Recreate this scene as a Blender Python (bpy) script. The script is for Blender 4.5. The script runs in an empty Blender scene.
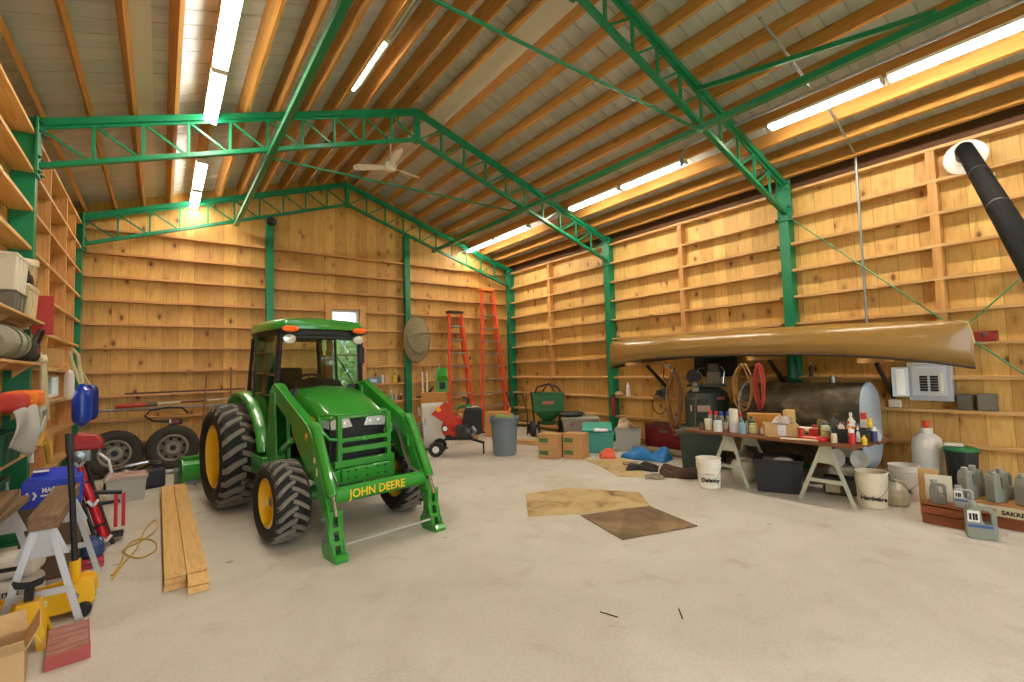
import bpy, math, random
from mathutils import Vector as V, Matrix
random.seed(7)
S = bpy.context.scene; COL = S.collection; PI = math.pi; R = math.radians
# ------------------------------------------------------------------ mesh helpers
class MB:
    def __init__(s): s.v = []; s.f = []
    def add(s, vs, fs, M=None):
        b = len(s.v)
        s.v += [tuple(M @ V(p)) if M else tuple(p) for p in vs]
        s.f += [tuple(b + i for i in f) for f in fs]
        return s
    def box(s, c, d, rot=(0, 0, 0), tx=1, ty=1):      # tx/ty: taper of the top
        x, y, z = d[0]/2, d[1]/2, d[2]/2
        vs = [(-x,-y,-z),(x,-y,-z),(x,y,-z),(-x,y,-z),(-x*tx,-y*ty,z),(x*tx,-y*ty,z),(x*tx,y*ty,z),(-x*tx,y*ty,z)]
        M = Matrix.Translation(V(c)) @ Matrix.Rotation(rot[2],4,'Z') @ Matrix.Rotation(rot[1],4,'Y') @ Matrix.Rotation(rot[0],4,'X')
        return s.add(vs, [(0,3,2,1),(4,5,6,7),(0,1,5,4),(1,2,6,5),(2,3,7,6),(3,0,4,7)], M)
    def b2(s, a, b):                                   # box by two corners
        return s.box([(a[i]+b[i])/2 for i in range(3)], [abs(a[i]-b[i]) for i in range(3)])
    def bar(s, p, q, w, h=None, up=(0,0,1)):           # box from p to q, w sideways, h along up
        p, q = V(p), V(q); d = q-p; L = d.length; z = d.normalized(); u = V(up)
        x = u.cross(z)
        if x.length < 1e-4: x = V((1,0,0)).cross(z)
        if x.length < 1e-4: x = V((0,1,0)).cross(z)
        x.normalize(); y = z.cross(x); h = h or w
        M = Matrix((x, y, z)).transposed().to_4x4(); M.translation = (p+q)/2
        b = MB().box((0,0,0), (w, h, L)); return s.add(b.v, b.f, M)
    def tube(s, pts, r, n=8, closed=False, cap=True):
        pts = [V(p) for p in pts]; m = len(pts); rr = r if isinstance(r, (list, tuple)) else [r]*m
        vs = []; nrm = None
        for i in range(m):
            if closed: t = pts[(i+1) % m]-pts[i-1]
            else: t = pts[min(i+1, m-1)]-pts[max(i-1, 0)]
            t = t.normalized() if t.length > 1e-9 else V((0,0,1))
            if nrm is None:
                nrm = t.orthogonal().normalized()
            else:
                nrm = nrm - t*nrm.dot(t)
                nrm = nrm.normalized() if nrm.length > 1e-6 else t.orthogonal().normalized()
            b = t.cross(nrm)
            vs += [pts[i]+(nrm*math.cos(2*PI*k/n)+b*math.sin(2*PI*k/n))*rr[i] for k in range(n)]
        fs = []
        for i in range(m if closed else m-1):
            j = (i+1) % m
            fs += [(i*n+k, i*n+(k+1) % n, j*n+(k+1) % n, j*n+k) for k in range(n)]
        if cap and not closed: fs += [tuple(range(n))[::-1], tuple((m-1)*n+k for k in range(n))]
        return s.add(vs, fs)
    def lathe(s, prof, c=(0,0,0), n=24, ax='z', sx=1, sy=1, cap=True):   # prof: (radius, height)
        vs = []; fs = []; m = len(prof)
        for r, h in prof:
            for k in range(n):
                a = 2*PI*k/n; vs.append((r*math.cos(a)*sx, r*math.sin(a)*sy, h))
        for i in range(m-1):
            fs += [(i*n+k, i*n+(k+1) % n, (i+1)*n+(k+1) % n, (i+1)*n+k) for k in range(n)]
        ring = min(prof[0][0], prof[-1][0]) > 1e-6 and abs(prof[0][0]-prof[-1][0]) < .35*prof[0][0] and m > 2
        if ring and cap and (abs(prof[0][1]-prof[-1][1]) < 1e-6 or ax in ('x', 'y')): fs += [((m-1)*n+k, (m-1)*n+(k+1) % n, (k+1) % n, k) for k in range(n)]
        elif cap:
            if prof[0][0] > 1e-6: fs.append(tuple(range(n))[::-1])
            if prof[-1][0] > 1e-6: fs.append(tuple((m-1)*n+k for k in range(n)))
        M = Matrix.Translation(V(c)) @ axm(ax)
        return s.add(vs, fs, M)
    def prism(s, poly, a, b, ax='y'):                  # 2D outline extruded a..b along ax
        n = len(poly)
        def P(p, t): return {'x': (t, p[0], p[1]), 'y': (p[0], t, p[1]), 'z': (p[0], p[1], t)}[ax]
        vs = [P(p, a) for p in poly]+[P(p, b) for p in poly]
        fs = [tuple(range(n)), tuple(range(2*n-1, n-1, -1))]+[(i, i+n, (i+1) % n+n, (i+1) % n) for i in range(n)]
        return s.add(vs, fs)
    def loft(s, rings, cap=True, closed=True):
        n = len(rings[0]); vs = [p for r in rings for p in r]; fs = []
        for i in range(len(rings)-1):
            for k in range(n if closed else n-1):
                fs.append((i*n+k, i*n+(k+1) % n, (i+1)*n+(k+1) % n, (i+1)*n+k))
        if cap and closed: fs += [tuple(range(n))[::-1], tuple((len(rings)-1)*n+k for k in range(n))]
        return s.add(vs, fs)
    def grid(s, fn, nu, nv):
        vs = [fn(i/nu, j/nv) for i in range(nu+1) for j in range(nv+1)]
        fs = [(i*(nv+1)+j, (i+1)*(nv+1)+j, (i+1)*(nv+1)+j+1, i*(nv+1)+j+1) for i in range(nu) for j in range(nv)]
        return s.add(vs, fs)
    def ball(s, c, r, n=12, m=8, sc=(1,1,1)):
        prof = [(max(math.sin(PI*i/m), 0 if 0 < i < m else 0)*1.0, -math.cos(PI*i/m)) for i in range(m+1)]
        vs = []; fs = []
        for rr, h in prof:
            for k in range(n): vs.append((c[0]+r*sc[0]*rr*math.cos(2*PI*k/n), c[1]+r*sc[1]*rr*math.sin(2*PI*k/n), c[2]+r*sc[2]*h))
        for i in range(m): fs += [(i*n+k, i*n+(k+1) % n, (i+1)*n+(k+1) % n, (i+1)*n+k) for k in range(n)]
        return s.add(vs, fs)
    def xf(s, M): s.v = [tuple(M @ V(p)) for p in s.v]; return s
    def build(s, name, mat, parent=None, bev=0, seg=2, sharp=35, thick=0, sub=0):
        me = bpy.data.meshes.new(name); me.from_pydata(s.v, [], s.f); me.validate(); me.update()
        import bmesh
        bm = bmesh.new(); bm.from_mesh(me); bmesh.ops.remove_doubles(bm, verts=bm.verts, dist=1e-6)
        bmesh.ops.recalc_face_normals(bm, faces=bm.faces); bm.to_mesh(me); bm.free()
        me.shade_smooth(); me.set_sharp_from_angle(angle=R(sharp))
        o = bpy.data.objects.new(name, me); COL.objects.link(o)
        if mat: me.materials.append(mat)
        if parent: o.parent = parent
        if thick:
            m = o.modifiers.new('thick', 'SOLIDIFY'); m.thickness = thick; m.offset = 0
        if sharp < 40: me.shade_flat()
        if sub:
            m = o.modifiers.new('sub', 'SUBSURF'); m.levels = m.render_levels = sub
        if bev:
            m = o.modifiers.new('bevel', 'BEVEL'); m.width = bev; m.segments = seg; m.limit_method = 'ANGLE'; m.angle_limit = R(40); m.harden_normals = False
        return o
def axm(ax):
    if isinstance(ax, (tuple, list, V)):
        return V((0,0,1)).rotation_difference(V(ax)).to_matrix().to_4x4()
    return {'z': Matrix(), 'x': Matrix.Rotation(PI/2,4,'Y'), 'y': Matrix.Rotation(-PI/2,4,'X'), '-y': Matrix.Rotation(PI/2,4,'X')}[ax]
def tag(o, label=None, cat=None, group=None, kind=None, loc=None, rz=None):
    if label: o['label'] = label
    if cat: o['category'] = cat
    if group: o['group'] = group
    if kind: o['kind'] = kind
    if loc is not None: o.location = loc
    if rz is not None: o.rotation_euler = (0, 0, rz)
    return o
def thing(name, label, cat, loc=(0,0,0), rz=0, group=None):
    o = bpy.data.objects.new(name, None); COL.objects.link(o); o.empty_display_size = .1
    return tag(o, label, cat, group, None, loc, rz)
def struct(o): o['kind'] = 'structure'; return o
def dup(root, loc=None, rz=None, label=None, group=None):
    r = root.copy(); COL.objects.link(r)
    if loc is not None: r.location = loc
    if rz is not None: r.rotation_euler = (0, 0, rz)
    if label: r['label'] = label
    if group: r['group'] = group
    for ch in list(root.children):
        c = ch.copy(); COL.objects.link(c); c.parent = r
        for g in list(ch.children):
            d = g.copy(); COL.objects.link(d); d.parent = c
    return r
# ------------------------------------------------------------------ materials
def lin(h):
    h = h.lstrip('#'); c = [int(h[i:i+2], 16)/255 for i in (0, 2, 4)]
    return tuple(x/12.92 if x <= .04045 else ((x+.055)/1.055)**2.4 for x in c)+(1,)
_mc = {}
def mat(hexc, rough=.5, metal=0, var=.12, scale=6, bump=0, emit=0, coat=0, alpha=None, trans=0, name=None, spec=.5):
    key = (hexc, rough, metal, var, scale, bump, emit, coat, alpha, trans, spec)
    if key in _mc: return _mc[key]
    m = bpy.data.materials.new(name or 'paint_'+hexc.strip('#')); m.use_nodes = True
    nt = m.node_tree; N = nt.nodes; L = nt.links; b = N['Principled BSDF']
    c = lin(hexc)
    b.inputs['Roughness'].default_value = rough; b.inputs['Metallic'].default_value = metal
    b.inputs['Coat Weight'].default_value = coat; b.inputs['Transmission Weight'].default_value = trans
    b.inputs['Specular IOR Level'].default_value = spec
    b.inputs['Base Color'].default_value = c
    if alpha is not None: b.inputs['Alpha'].default_value = alpha
    if emit:
        b.inputs['Emission Color'].default_value = c; b.inputs['Emission Strength'].default_value = emit
    if var:
        tc = N.new('ShaderNodeTexCoord'); no = N.new('ShaderNodeTexNoise'); no.inputs['Scale'].default_value = scale; no.inputs['Detail'].default_value = 5
        L.new(tc.outputs['Object'], no.inputs['Vector'])
        mx = N.new('ShaderNodeMix'); mx.data_type = 'RGBA'
        mx.inputs['A'].default_value = tuple(x*(1-var) for x in c[:3])+(1,); mx.inputs['B'].default_value = tuple(min(1, x*(1+var)) for x in c[:3])+(1,)
        L.new(no.outputs['Fac'], mx.inputs['Factor']); L.new(mx.outputs['Result'], b.inputs['Base Color'])
        if bump:
            bp = N.new('ShaderNodeBump'); bp.inputs['Strength'].default_value = bump; bp.inputs['Distance'].default_value = .01
            L.new(no.outputs['Fac'], bp.inputs['Height']); L.new(bp.outputs['Normal'], b.inputs['Normal'])
    _mc[key] = m; return m
class NT:                                              # small node-graph helper
    def __init__(s, name, rough=.6):
        s.m = bpy.data.materials.new(name); s.m.use_nodes = True; s.N = s.m.node_tree.nodes; s.L = s.m.node_tree.links
        s.b = s.N['Principled BSDF']; s.b.inputs['Roughness'].default_value = rough
        s.tc = s.N.new('ShaderNodeTexCoord')
    def lk(s, o, i): s.L.new(o, i)
    def mapv(s, scale=(1,1,1), src=None, loc=(0,0,0)):
        n = s.N.new('ShaderNodeMapping'); n.inputs['Scale'].default_value = scale; n.inputs['Location'].default_value = loc
        s.lk(src or s.tc.outputs['Object'], n.inputs['Vector']); return n.outputs['Vector']
    def noise(s, vec, scale=5, detail=4, dist=0, rough=.5):
        n = s.N.new('ShaderNodeTexNoise'); n.inputs['Scale'].default_value = scale; n.inputs['Detail'].default_value = detail
        n.inputs['Distortion'].default_value = dist; n.inputs['Roughness'].default_value = rough
        s.lk(vec, n.inputs['Vector']); return n.outputs['Fac']
    def math(s, op, a, b=None, c=None):
        n = s.N.new('ShaderNodeMath'); n.operation = op
        for k, x in enumerate((a, b, c)):
            if x is None: continue
            if isinstance(x, (int, float)): n.inputs[k].default_value = x
            else: s.lk(x, n.inputs[k])
        return n.outputs[0]
    def ramp(s, fac, stops):
        n = s.N.new('ShaderNodeValToRGB'); e = n.color_ramp.elements
        while len(e) < len(stops): e.new(.5)
        for k, (p, c) in enumerate(stops):
            e[k].position = p; e[k].color = lin(c) if isinstance(c, str) else (c, c, c, 1)
        s.lk(fac, n.inputs['Fac']); return n.outputs['Color']
    def mix(s, f, a, b, mode='MIX'):
        n = s.N.new('ShaderNodeMix'); n.data_type = 'RGBA'; n.blend_type = mode
        for k, x in (('Factor', f), ('A', a), ('B', b)):
            if isinstance(x, str): n.inputs[k].default_value = lin(x)
            elif isinstance(x, (int, float)):
                n.inputs[k].default_value = x if k == 'Factor' else (x, x, x, 1)
            else: s.lk(x, n.inputs[k])
        return n.outputs['Result']
    def bump(s, h, st=.3, d=.01):
        n = s.N.new('ShaderNodeBump'); n.inputs['Strength'].default_value = st; n.inputs['Distance'].default_value = d
        s.lk(h, n.inputs['Height']); s.lk(n.outputs['Normal'], s.b.inputs['Normal'])
def pine(name, across, along, bw, cols=('#b47a3c', '#d39a55', '#e3b06c'), knot='#5a2f12', rough=.55, kscale=1.0, kamt=.5):
    """boards running along axis `along`, bw wide along axis `across` (0 x,1 y,2 z)"""
    t = NT(name, rough); sep = t.N.new('ShaderNodeSeparateXYZ'); t.lk(t.tc.outputs['Object'], sep.inputs[0])
    u = sep.outputs[across]
    idx = t.math('FLOOR', t.math('DIVIDE', u, bw)); fr = t.math('FRACT', t.math('DIVIDE', u, bw))
    wn = t.N.new('ShaderNodeTexWhiteNoise'); wn.noise_dimensions = '1D'; t.lk(idx, wn.inputs['W']); rnd = wn.outputs['Value']
    # per-board offset along the grain
    off = t.N.new('ShaderNodeCombineXYZ'); t.lk(t.math('MULTIPLY', rnd, 37.0), off.inputs[along])
    ad = t.N.new('ShaderNodeVectorMath'); ad.operation = 'ADD'; t.lk(t.tc.outputs['Object'], ad.inputs[0]); t.lk(off.outputs[0], ad.inputs[1])
    p = ad.outputs[0]
    sc = [14, 14, 14]; sc[along] = 1.2
    g = t.noise(t.mapv(sc, p), 2.2, 5, 1.2)
    col = t.ramp(g, [(.25, cols[0]), (.5, cols[1]), (.75, cols[2])])
    col = t.mix(t.math('MULTIPLY', rnd, .8), col, t.mix(.5, col, '#8f5526'))
    ks = [2.6*kscale]*3; ks[along] = 1.5*kscale
    vo = t.N.new('ShaderNodeTexVoronoi'); vo.inputs['Scale'].default_value = 1.6; t.lk(t.mapv(ks, p), vo.inputs['Vector'])
    wob = t.math('MULTIPLY', t.math('SUBTRACT', t.noise(p, 14, 2), .5), .14)
    dist = t.math('ADD', vo.outputs['Distance'], wob)
    wn2 = t.N.new('ShaderNodeTexWhiteNoise'); t.lk(vo.outputs['Color'], wn2.inputs['Vector'])
    on = t.math('LESS_THAN', wn2.outputs['Value'], kamt)
    halo = t.ramp(dist, [(.0, 1.0), (.42, 0.0)]); core = t.ramp(dist, [(.08, 1.0), (.19, 0.0)])
    col = t.mix(t.math('MULTIPLY', t.math('MULTIPLY', halo, on), .55), col, '#94551f')
    col = t.mix(t.math('MULTIPLY', t.math('MULTIPLY', core, on), .85), col, knot)
    edge = t.math('GREATER_THAN', t.math('ABSOLUTE', t.math('SUBTRACT', fr, .5)), .5-.004/bw)
    col = t.mix(t.math('MULTIPLY', edge, .4), col, '#4a2c14')
    t.lk(col, t.b.inputs['Base Color']); t.bump(t.math('SUBTRACT', g, t.math('MULTIPLY', edge, 3)), .25, .004)
    return t.m
def board_mat(name, along, cols=('#9a5f2a', '#b9783a', '#cf9450'), rough=.55, kamt=.25):
    t = NT(name, rough); oi = t.N.new('ShaderNodeObjectInfo')
    cb = t.N.new('ShaderNodeCombineXYZ')
    for k in range(3): t.lk(t.math('MULTIPLY', oi.outputs['Random'], 31.0+k*7), cb.inputs[k])
    ad = t.N.new('ShaderNodeVectorMath'); ad.operation = 'ADD'; t.lk(t.tc.outputs['Object'], ad.inputs[0]); t.lk(cb.outputs[0], ad.inputs[1]); p = ad.outputs[0]
    sc = [16, 16, 16]; sc[along] = .9
    g = t.noise(t.mapv(sc, p), 1.8, 5, 1.4)
    col = t.ramp(g, [(.25, cols[0]), (.5, cols[1]), (.75, cols[2])])
    col = t.mix(t.math('MULTIPLY', oi.outputs['Random'], .45), col, t.mix(.5, col, '#7a431a'))
    ks = [4.5]*3; ks[along] = 1.6
    vo = t.N.new('ShaderNodeTexVoronoi'); vo.inputs['Scale'].default_value = 1.3; t.lk(t.mapv(ks, p), vo.inputs['Vector'])
    wn2 = t.N.new('ShaderNodeTexWhiteNoise'); t.lk(vo.outputs['Color'], wn2.inputs['Vector'])
    core = t.math('MULTIPLY', t.ramp(vo.outputs['Distance'], [(.06, 1.0), (.16, 0.0)]), t.math('LESS_THAN', wn2.outputs['Value'], kamt))
    col = t.mix(t.math('MULTIPLY', core, .8), col, '#552c10')
    t.lk(col, t.b.inputs['Base Color']); t.bump(g, .15, .003)
    return t.m

def text(s, size, m, parent, loc, rot, name='lettering', ext=.002, ax='CENTER', bold=0, sx=1):
    cu = bpy.data.curves.new(name, 'FONT'); cu.body = s; cu.size = size; cu.extrude = ext; cu.align_x = ax; cu.align_y = 'CENTER'; cu.offset = bold; cu.resolution_u = 3
    tmp = bpy.data.objects.new('tmp', cu); COL.objects.link(tmp)
    dg = bpy.context.evaluated_depsgraph_get(); me = bpy.data.meshes.new_from_object(tmp.evaluated_get(dg)); me.name = name
    bpy.data.objects.remove(tmp)
    o = bpy.data.objects.new(name, me); COL.objects.link(o); me.materials.clear(); me.materials.append(m)
    o.location = loc; o.rotation_euler = rot; o.scale = (sx, 1, 1)
    if parent: o.parent = parent
    return o
# ------------------------------------------------------------------ the building
H = 1.6
XL, XR, Y0, Y1, Y2 = -1.06, 7.61, 3.157, 6.763, 10.33
ZE, ZR, XA = 4.33, 5.795, 3.25            # eave, ridge (top of chord), ridge x
SLO = (ZR-ZE)/(XA-XL); YF = -4.05         # roof pitch, front of the building
XLs, XRs, YB = XL-.2, XR+.2, Y2+.22       # inner faces of the board sheathing
def zs(x): return ZE+SLO*(x-XL) if x < XA else ZE+SLO*(XR-x)*(XA-XL)/(XR-XA)
GREEN = mat('#0c7a52', .32, 0, .1, 4); GREEN.name = 'green_steel_paint'
M_R = pine('pine_boards_side', 1, 2, .235, ('#d6a656', '#e7be6e', '#f0cd84'), kamt=.65, kscale=1.35)
M_B = pine('pine_boards_back', 0, 2, .235, ('#cc9b4c', '#ddb060', '#e8c076'), kamt=.65, kscale=1.35)
M_G = board_mat('girt_wood', 1, ('#ba8a50', '#d2a86c', '#dfba84')); M_GX = board_mat('girt_wood_back', 0, ('#b9804a', '#d09a5c', '#dcae74'))
M_P = board_mat('purlin_wood', 1, ('#a5722f', '#bf8b42', '#cf9f55'))
M_ST = board_mat('stud_wood', 2, ('#b98045', '#d09a58', '#dcae70'))
# floor: pale worn concrete
t = NT('concrete', .55); p = t.tc.outputs['Object']
n1 = t.noise(p, .55, 6, .6, .6); n2 = t.noise(p, 3.2, 6, .3, .65); n3 = t.noise(p, 45, 3)
c = t.ramp(n1, [(.3, '#b5aea0'), (.5, '#c6c0b3'), (.7, '#d3cec3')])
c = t.mix(t.math('MULTIPLY', t.ramp(n2, [(.56, 0.0), (.72, 1.0)]), .35), c, '#9c8a68')
c = t.mix(.12, c, t.ramp(n3, [(.3, '#7d7464'), (.7, '#e4dccb')]))
vo = t.N.new('ShaderNodeTexVoronoi'); vo.inputs['Scale'].default_value = 2.3; t.lk(t.mapv((1, 1, .01)), vo.inputs['Vector'])
sp = t.math('MULTIPLY', t.ramp(t.math('ADD', vo.outputs['Distance'], t.math('MULTIPLY', n2, .1)), [(.095, 1.0), (.14, 0.0)]), t.math('GREATER_THAN', n1, .47))
c = t.mix(t.math('MULTIPLY', sp, .55), c, '#6d5f4c')
t.lk(c, t.b.inputs['Base Color']); t.bump(t.math('ADD', n3, n2), .08, .004)
t.lk(t.ramp(n2, [(.3, .42), (.7, .68)]), t.b.inputs['Roughness'])
CONC = t.m
struct(MB().b2((XLs-.06, YF, -.15), (XRs+.06, YB+.06, 0)).build('floor', CONC))
# walls with real openings
def wall(name, m, segs):
    b = MB()
    for a, c in segs: b.b2(a, c)
    return struct(b.build(name, m))
wall('wall_right', M_R, [((XRs, YF, 0), (XRs+.03, YB, 4.56))])
# small window in the left wall, tall window in the back wall
LW = (8.25, 9.6, 1.36, 1.68)
WX0, WX1, WZ0, WZ1 = 2.93, 3.54, .98, 2.97
wall('wall_left', M_R, [((XLs-.03, YF, 0), (XLs, LW[0], 4.56)), ((XLs-.03, LW[1], 0), (XLs, YB, 4.56)),
     ((XLs-.03, LW[0], 0), (XLs, LW[1], LW[2])), ((XLs-.03, LW[0], LW[3]), (XLs, LW[1], 4.56))])
b = MB(); zt = zs
b.b2((XLs, YB, 0), (WX0, YB+.03, WZ1)); b.b2((WX1, YB, 0), (XRs, YB+.03, WZ1)); b.b2((WX0, YB, 0), (WX1, YB+.03, WZ0))
b.prism([(XLs, WZ1), (XRs, WZ1), (XRs, zs(XRs)+.23), (XA, ZR+.24), (XLs, zs(XLs)+.23)], YB, YB+.03, 'y')
struct(b.build('wall_back', M_B))
# front end wall round a wide open doorway (behind the camera, lets the daylight in)
b = MB(); D0, D1, DZ = -.9, 5.0, 4.2
b.b2((XLs, YF-.03, 0), (D0, YF, DZ)); b.b2((D1, YF-.03, 0), (XRs, YF, DZ))
b.prism([(XLs, DZ), (XRs, DZ), (XRs, zs(XRs)+.23), (XA, ZR+.24), (XLs, zs(XLs)+.23)], YF-.03, YF, 'y')
struct(b.build('wall_front', M_B))
# window units
GLASS = bpy.data.materials.new('window_glass'); GLASS.use_nodes = True
def glassy(m, tint, fac):
    N = m.node_tree.nodes; L = m.node_tree.links; N.remove(N['Principled BSDF'])
    a = N.new('ShaderNodeBsdfTransparent'); a.inputs[0].default_value = tint; g = N.new('ShaderNodeBsdfGlossy'); g.inputs['Roughness'].default_value = .02
    lw = N.new('ShaderNodeFresnel'); lw.inputs[0].default_value = 1.45; mm = N.new('ShaderNodeMath'); mm.operation = 'MULTIPLY'; mm.inputs[1].default_value = fac
    mx = N.new('ShaderNodeMixShader'); L.new(lw.outputs[0], mm.inputs[0]); L.new(mm.outputs[0], mx.inputs[0]); L.new(a.outputs[0], mx.inputs[1]); L.new(g.outputs[0], mx.inputs[2])
    L.new(mx.outputs[0], N['Material Output'].inputs['Surface'])
glassy(GLASS, (.95, .98, .97, 1), 1)
WHITE = mat('#e9e7e0', .45, 0, .04)
def frame(mb, x0, x1, z0, z1, y, w=.05, d=.09):
    mb.b2((x0, y-d/2, z0), (x0+w, y+d/2, z1)); mb.b2((x1-w, y-d/2, z0), (x1, y+d/2, z1))
    mb.b2((x0+w, y-d/2, z0), (x1-w, y+d/2, z0+w)); mb.b2((x0+w, y-d/2, z1-w), (x1-w, y+d/2, z1))
w = struct(MB().b2((WX0+.04, YB+.01, WZ0+.04), (WX1-.04, YB+.016, WZ1-.04)).build('window_1', GLASS))
f = MB(); frame(f, WX0, WX1, WZ0, WZ1, YB); f.b2((WX0+.05, YB-.02, 1.95), (WX1-.05, YB+.03, 1.99)); f.build('window_frame', WHITE, w)
f = MB()
for x in (WX0-.13, WX1+.01): f.b2((x, YB-.15, WZ0-.1), (x+.12, YB-.05, WZ1+.12))
f.b2((WX0-.01, YB-.15, WZ1), (WX1+.01, YB-.05, WZ1+.12)); f.build('window_casing', M_ST, w)
w = struct(MB().b2((XLs-.02, LW[0], LW[2]), (XLs-.014, LW[1], LW[3])).build('window_2', GLASS))
f = MB()
for a in ((LW[0], LW[0]+.05), (LW[1]-.05, LW[1])): f.b2((XLs-.05, a[0], LW[2]), (XLs+.04, a[1], LW[3]))
for a in ((LW[2], LW[2]+.04), (LW[3]-.04, LW[3])): f.b2((XLs-.05, LW[0]+.05, a[0]), (XLs+.04, LW[1]-.05, a[1]))
f.build('window_frame', WHITE, w)
# ribbed metal roof
t = NT('galvanised_roof', .42); t.b.inputs['Metallic'].default_value = .15
n = t.noise(t.mapv((.6, 6, .6)), 1.2, 4); t.lk(t.ramp(n, [(.3, '#bdc3c6'), (.7, '#d2d6d8')]), t.b.inputs['Base Color']); ROOF = t.m
def roof(name, x0, x1):
    b = MB(); vs = []; y = YF-.3; ys = []
    while y < YB+.3:
        ys += [(y, 0), (y+.212, 0), (y+.217, .018), (y+.226, .018), (y+.23, 0)]; y += .23
    for (y, h) in ys: vs += [(x0, y, zs(x0)+.235+h), (x1, y, zs(x1)+.235+h)]
    b.add(vs, [(2*i, 2*i+1, 2*i+3, 2*i+2) for i in range(len(ys)-1)])
    return struct(b.build(name, ROOF, thick=.004, sharp=8))
roof('ceiling', XL-.5, XA); roof('ceiling', XA, XR+.5)
# smooth pale strips laid between purlins
STRIP = mat('#e0dcd2', .6, 0, .05, 2)
for x0, x1 in ((-.27, -.11), (3.5, 3.92)):
    b = MB(); b.add([(x0, YF, zs(x0)+.228), (x1, YF, zs(x1)+.228), (x1, YB, zs(x1)+.228), (x0, YB, zs(x0)+.228)], [(0, 1, 2, 3)])
    struct(b.build('ceiling_strip', STRIP, thick=.003))
# purlins: planks on edge running the length of the building
def purlin(x, m=M_P):
    a = math.atan(SLO)*(1 if x < XA else -1)
    o = MB().box((0, 0, .115), (.04, YB-YF, .225)).build('purlin', m)
    o.location = (x, (YB+YF)/2, zs(x)+.004); o.rotation_euler = (0, -a, 0); struct(o)
for k in range(12):
    purlin(XL+.04+k*.376); purlin(XR-.04-k*.376)
# girts: flat boards running round the walls
GZ = [4.166-.406*k for k in range(11)]
for k, z in enumerate(GZ):
    for a, c in ((Y0+.16, Y1), (Y1+.16, Y2), (YF, Y0)):
        o = MB().b2((XR+.05, a, -.02), (XRs-.001, c, .02)).build('girt', M_G, bev=.003, seg=1); o.location = (0, 0, z); struct(o)
        if z > 2.0 or (z > .3):
            o = MB().b2((XLs+.001, a, -.02), (XL-.02, c, .02)).build('girt', M_G, bev=.003, seg=1); o.location = (0, 0, z); struct(o)
bx = [XLs+.2, 1.64, 1.8, 4.59, 4.75, XR-.02]
for k in range(10):
    z = 3.33-.406*(k-2) if k else 4.166
    z = 4.14-.406*k
    for a, c in ((bx[0], bx[1]), (bx[2], bx[3]), (bx[4], bx[5])):
        if c-a > 2.5 and a > 1 and a < 2 and WZ0 < z < WZ1+.1:
            ss = [(a, WX0-.13), (WX1+.13, c)]
        else: ss = [(a, c)]
        for a2, c2 in ss:
            o = MB().b2((a2, YB-.15, -.02), (c2, YB-.001, .02)).build('girt', M_GX, bev=.003, seg=1); o.location = (0, 0, z); struct(o)
struct(MB().b2((XRs-.035, YF, 4.225), (XRs-.001, YB, 4.5)).build('eave_shade_strip', mat('#5a3a20', .8, 0, .2, 5)))  # dark brown strip added to paint in the shade under the right eave
# upright blocking boards nailed between girts
def stud(x0, y0, z0, z1, w=.04, d=.12, ax='y'):
    o = (MB().b2((-d/2, -w/2, z0), (d/2, w/2, z1)) if ax == 'y' else MB().b2((-w/2, -d/2, z0), (w/2, d/2, z1))).build('stud', M_ST, bev=.003, seg=1)
    o.location = (x0, y0, 0); struct(o)
for y, z0, z1, off in ((1.46, 2.156, 4.14, 0), (5.02, 2.56, 4.14, 0), (8.72, 1.75, 4.14, 0)):
    ks = [z for z in GZ if z0-.1 < z < z1+.1]
    for zz in ks: stud(XR+.12, y, zz-.386, zz-.02, .09, .13)
for y in (4.2, 7.7, 8.9, 9.7):
    for k in range(0, 9):
        if y == 8.9 and GZ[k] < 2.2: continue
        stud(XLs+.09, y, GZ[k]-.386, GZ[k]-.02, .04, .17)
# steel trusses and columns
def truss(y, label):
    o = thing('roof_truss', label, 'roof truss', (0, y, 0), 0, 'green steel roof trusses')
    d = .52; W = .09
    for sgn, nm in ((0, 'left'), (1, 'right')):
        xa, xb = (XL, XA) if sgn == 0 else (XR, XA)
        e = .02 if sgn == 0 else -.02
        P = lambda x, dz: (x, 0, zs(x)+dz)
        MB().bar(P(xa, -.04), P(xb, -.04), W, .075).bar(P(xa, -.085), P(xb, -.085), .02, .05).build('top_chord', GREEN, o, bev=.004, seg=1)
        MB().bar(P(xa, -d+.02), P(xb, -d+.02), W*.75, .055).build('bottom_chord', GREEN, o, bev=.004, seg=1)
        n = 10; wx = [xa+(xb-xa)*k/n for k in range(n+1)]
        for k in range(n):
            if k: MB().bar(P(wx[k], -.1), P(wx[k], -d+.03), .03, .03).build('web', GREEN, o)
            MB().bar(P(wx[k]*.97+wx[k+1]*.03, -.1), P(wx[k+1]*.94+wx[k]*.06, -d+.03), .024, .024).build('web', GREEN, o)
        MB().b2((xa-.012, -.1, ZE-.62), (xa+.012, .1, ZE-.0)).build('end_plate', GREEN, o, bev=.003, seg=1)
        for yy in (-.07, .07):
            for zz in (ZE-.58, ZE-.42, ZE-.14, ZE-.05):
                MB().lathe([(.02, 0), (.02, .016), (.009, .016), (.009, .034)], (xa+(.012 if sgn == 0 else -.012), yy, zz), 8, (1, 0, 0) if sgn == 0 else (-1, 0, 0)).build('bolt', mat('#2f6b55', .4, .6, .1), o)
    MB().b2((XA-.035, -.06, ZR-.56), (XA+.035, .06, ZR-.02)).build('ridge_plate', GREEN, o, bev=.003, seg=1)
    return o
truss(Y2, 'green steel truss against the gable wall over the tractor')
truss(Y1, 'green steel truss with the white ceiling fan hanging just beyond it')
truss(Y0, 'large green steel truss closest overhead, ending above the middle of the canoe')
truss(Y0-3.6, 'green steel truss over the open doorway behind the camera')
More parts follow.
